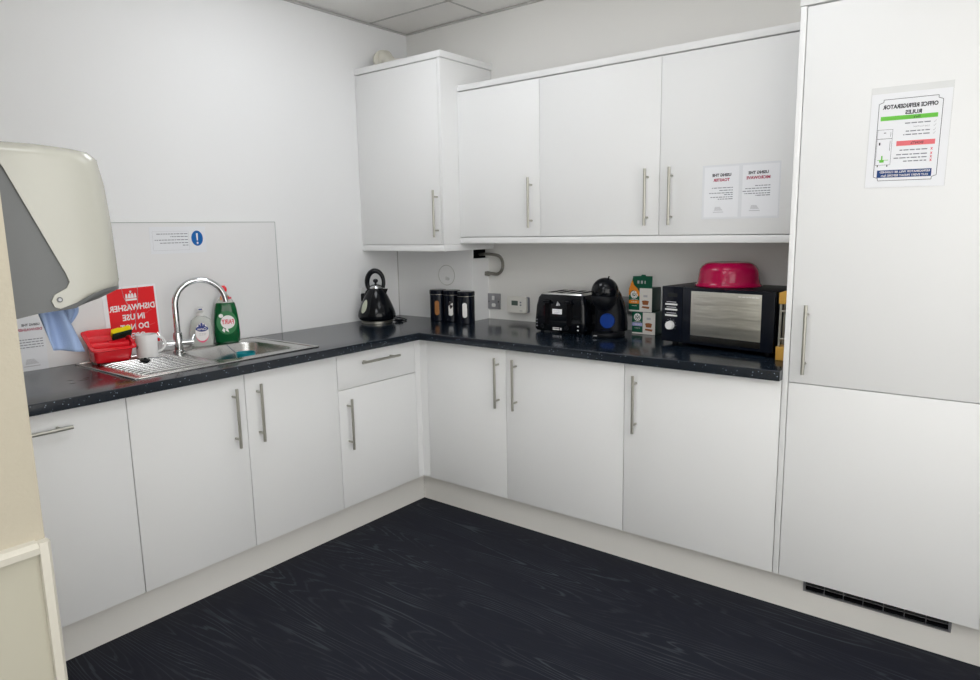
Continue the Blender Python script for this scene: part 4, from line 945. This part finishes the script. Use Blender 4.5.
def capsule_box(label, loc, band, h_):
    t = thing('capsule_box', label, 'box', loc, 0, 'stacked coffee capsule boxes'); w_, dp = 0.118, 0.095; sp_ = 0.055
    bm = NB(); box(bm, 0, w_, 0, dp, 0, h_, bev=0.0008); obj('carton', bm, M_BOXGD, t)
    bm = NB(); quad(bm, 0.0005, sp_, 0.0005, h_-0.0005, -0.0004); obj('green_panel', bm, M_BOXG, t)
    bm = NB(); quad(bm, sp_, w_-0.0005, 0.0005, h_-0.0005, -0.0004); quad(bm, 0.001, sp_, 0.001, 0.008, -0.0008); obj('white_panel', bm, M_BOXW, t)
    bm = NB(); quad(bm, 0.0015, sp_-0.002, 0.038, 0.054, -0.0008); obj('colour_band', bm, band, t)
    bw, bg = NB(), NB(); siren(bw, bg, 0.028, 0.080, 0.018, -0.0010); obj('badge', bw, M_WHITEINK, t, smooth=0); obj('badge_figure', bg, M_BOXG, t, smooth=0)
    bm = NB(); words(bm, 0.046, 0.058, 0.002, 0.036, -0.0009); words(bm, 0.042, 0.046, 0.0035, 0.028, -0.0011); words(bm, 0.042, 0.028, 0.002, 0.028, -0.0009); obj('pale_print', bm, M_BOXW, t)
    bm = NB(); poly(bm, [(0.072, 0.034), (0.098, 0.034), (0.102, 0.050), (0.068, 0.050)], -0.0008); poly(bm, ellipse(0.036, 0.010, 16, 0.085, 0.050), -0.0009); poly(bm, [(0.066, 0.020), (0.102, 0.016), (0.106, 0.026), (0.070, 0.028)], -0.0008); obj('cup_picture', bm, M_BROWN, t, smooth=0)
    bm = NB(); quad(bm, 0.075, 0.095, 0.070, 0.080, -0.0008); obj('grey_print', bm, M_PALEINK, t)
    return t
capsule_box('lower green and white coffee capsule box with lilac band, standing on the worktop', (1.519, -0.104, ZT+0.0005), M_LILAC, 0.104)
t = capsule_box('upper green and white coffee capsule box with orange band and raised flap', (1.500, -0.102, ZT+0.1055), M_ORNG, 0.112)
bm = NB(); prism(bm, [(0.022, 0.1122), (0.114, 0.1122), (0.115, 0.168), (0.082, 0.168), (0.080, 0.174), (0.062, 0.174), (0.058, 0.168), (0.018, 0.166), (0.006, 0.1122)], 'xz', 0.006, 0.0075); obj('flap', bm, M_BOXG, t, smooth=0)
bm = NB(); poly(bm, [(0.000, 0.078), (0.000, 0.100), (0.010, 0.132), (0.018, 0.150), (0.026, 0.126), (0.044, 0.110), (0.056, 0.090), (0.054, 0.072), (0.046, 0.078), (0.038, 0.096), (0.020, 0.100), (0.010, 0.092), (0.006, 0.078)], -0.0014); obj('orange_swoosh', bm, M_ORNG, t, smooth=0)
bm = NB()
for k in range(3): quad(bm, 0.040+k*0.018, 0.046+k*0.018+(0.004 if k < 2 else 0), 0.132, 0.146, 0.0055)
obj('flap_print', bm, M_PALEINK, t)

# ---------------------------------------------------------------- microwave
MW = 0.492; MH = 0.234; MD = 0.300
mwr = math.atan2(-0.082, 0.485)
t = thing('microwave', 'black microwave oven with a mirrored door window, beside the fridge cupboard', 'microwave', (1.757, -0.306, ZT), mwr)
z0 = 0.016
bm = NB(); box(bm, 0.001, MW-0.001, 0.018, MD-0.012, z0, z0+MH, bev=0.003); obj('casing', bm, M_BLACK, t)
bm = NB()
for x in (0.04, MW-0.04):
    for y in (0.05, 0.23): lathe(bm, [(0, 0), (0.014, 0), (0.014, z0-0.0005), (0, z0-0.0005)], (x, y, 0), 16)
obj('feet', bm, M_BLACK, t)
pn = bxobj('control_panel', M_NAVY, t, 0, 0.0985, 0, 0.0175, z0, z0+MH, bev=0.003)
bxobj('display', M_MWLCD, pn, 0.030, 0.075, -0.0006, 0.0004, z0+0.190, z0+0.206)
for z in (0.159, 0.137, 0.112):
    bxobj('button', M_WHITEP, pn, 0.018, 0.076, -0.0030, 0.0002, z0+z-0.0035, z0+z+0.0035, bev=0.001)
    bxobj('button_print', M_PALEINK, pn, 0.024, 0.070, -0.0006, 0.0004, z0+z+0.0085, z0+z+0.0115)
bm = NB(); tube(bm, [(0.045, 0.001, z0+0.070), (0.045, -0.016, z0+0.070)], [0.019, 0.017], 32); obj('dial', bm, M_WHITEP, pn)
bm = NB()
for k in range(9):
    a = math.radians(-30+k*30); quad(bm, 0.045+0.026*math.cos(a)-0.0014, 0.045+0.026*math.cos(a)+0.0014, z0+0.070+0.026*math.sin(a)-0.0008, z0+0.070+0.026*math.sin(a)+0.0008, -0.0006)
obj('dial_marks', bm, M_PALEINK, pn)
dr = NB(); box(dr, 0.100, MW, 0, 0.0175, z0, z0+MH, bev=0.003); dr = obj('door', dr, M_NAVY, t)
bxobj('window', M_MIRROR, dr, 0.140, 0.441, -0.0012, 0.0004, z0+0.038, z0+MH-0.014, bev=0.0004)
bm = NB(); words(bm, 0.432, z0+MH-0.026, 0.0030, 0.090, -0.0016); obj('print', bm, M_WHITEINK, dr)
bxobj('lower_strip', M_STRIP, dr, 0.140, 0.441, -0.0012, 0.0004, z0+0.012, z0+0.0375)

# pink dome
t = thing('microwave_cover', 'glossy raspberry pink plastic dome with a rim, upside down on top of the microwave', 'bowl', (1.996, -0.186, ZT+z0+MH+0.0005), 0)
prof = [(0.138, 0.0), (0.141, 0.003), (0.136, 0.007), (0.130, 0.012), (0.127, 0.030), (0.124, 0.056), (0.120, 0.072), (0.111, 0.085), (0.097, 0.095), (0.086, 0.099), (0.076, 0.1005), (0.066, 0.099), (0.0, 0.098)]
inn = [(0.0, 0.096), (0.070, 0.0965), (0.084, 0.095), (0.102, 0.086), (0.114, 0.074), (0.120, 0.060), (0.124, 0.030), (0.128, 0.010), (0.134, 0.0), (0.138, 0.0)]
bm = NB(); lathe(bm, [(a*0.96, b*0.98) for a, b in prof+inn], seg=64); obj('dome', bm, M_PINK, t, smooth=50)

# bamboo and steel rack at the end
t = thing('folding_rack', 'small rack with bamboo ends and steel bars squeezed between the microwave and fridge cupboard', 'rack', (2.262, -0.425, ZT+0.0005))
bm = NB(); prism(bm, [(0.0, 0.0), (0.070, 0.0), (0.070, 0.050), (0.0, 0.050)], 'xz', 0, 0.075, bev=0.002); obj('bamboo_foot', bm, M_BAMB, t)
bm = NB(); prism(bm, [(0.004, 0.210), (0.070, 0.210), (0.070, 0.266), (0.034, 0.262), (0.004, 0.252)], 'xz', 0, 0.075, bev=0.002); obj('bamboo_head', bm, M_BAMB, t)
for y in (0.012, 0.062):
    for x in (0.010, 0.060):
        bm = NB(); tube(bm, [(x-0.002, y, 0.0505), (x, y, 0.2095)], 0.005, 10); obj('upright_bar', bm, M_STEEL, t)
for z in (0.080, 0.184):
    bm = NB(); tube(bm, [(0.008, 0.010, z), (0.062, 0.010, z)], 0.0028, 10); obj('cross_bar', bm, M_STEEL, t)
bxobj('shade_board', M_BLACK, t, 0.002, 0.068, 0.066, 0.072, 0.051, 0.209)  # black board put in for the microwave's dark side and shadow behind the bars

# duct on top of the corner cabinet
t = thing('duct_piece', 'cream plastic duct piece lying on top of the tall corner cabinet', 'duct', (0, -0.06, 2.2787))
bm = NB()
tube(bm, catmull([(0.066, -0.20, 0.050), (0.085, -0.21, 0.064), (0.12, -0.22, 0.060), (0.16, -0.225, 0.034), (0.24, -0.225, 0.022), (0.38, -0.225, 0.020)], 6), [0.046]*6+[0.042]*6+[0.032]*6+[0.022]*6+[0.019]*7, 20)
obj('pipe', bm, M_DUCT, t, smooth=60)
bm = NB(); tube(bm, [(0.078, -0.215, 0.055), (0.096, -0.222, 0.055)], 0.0545, 24); obj('collar', bm, M_DUCT, t)
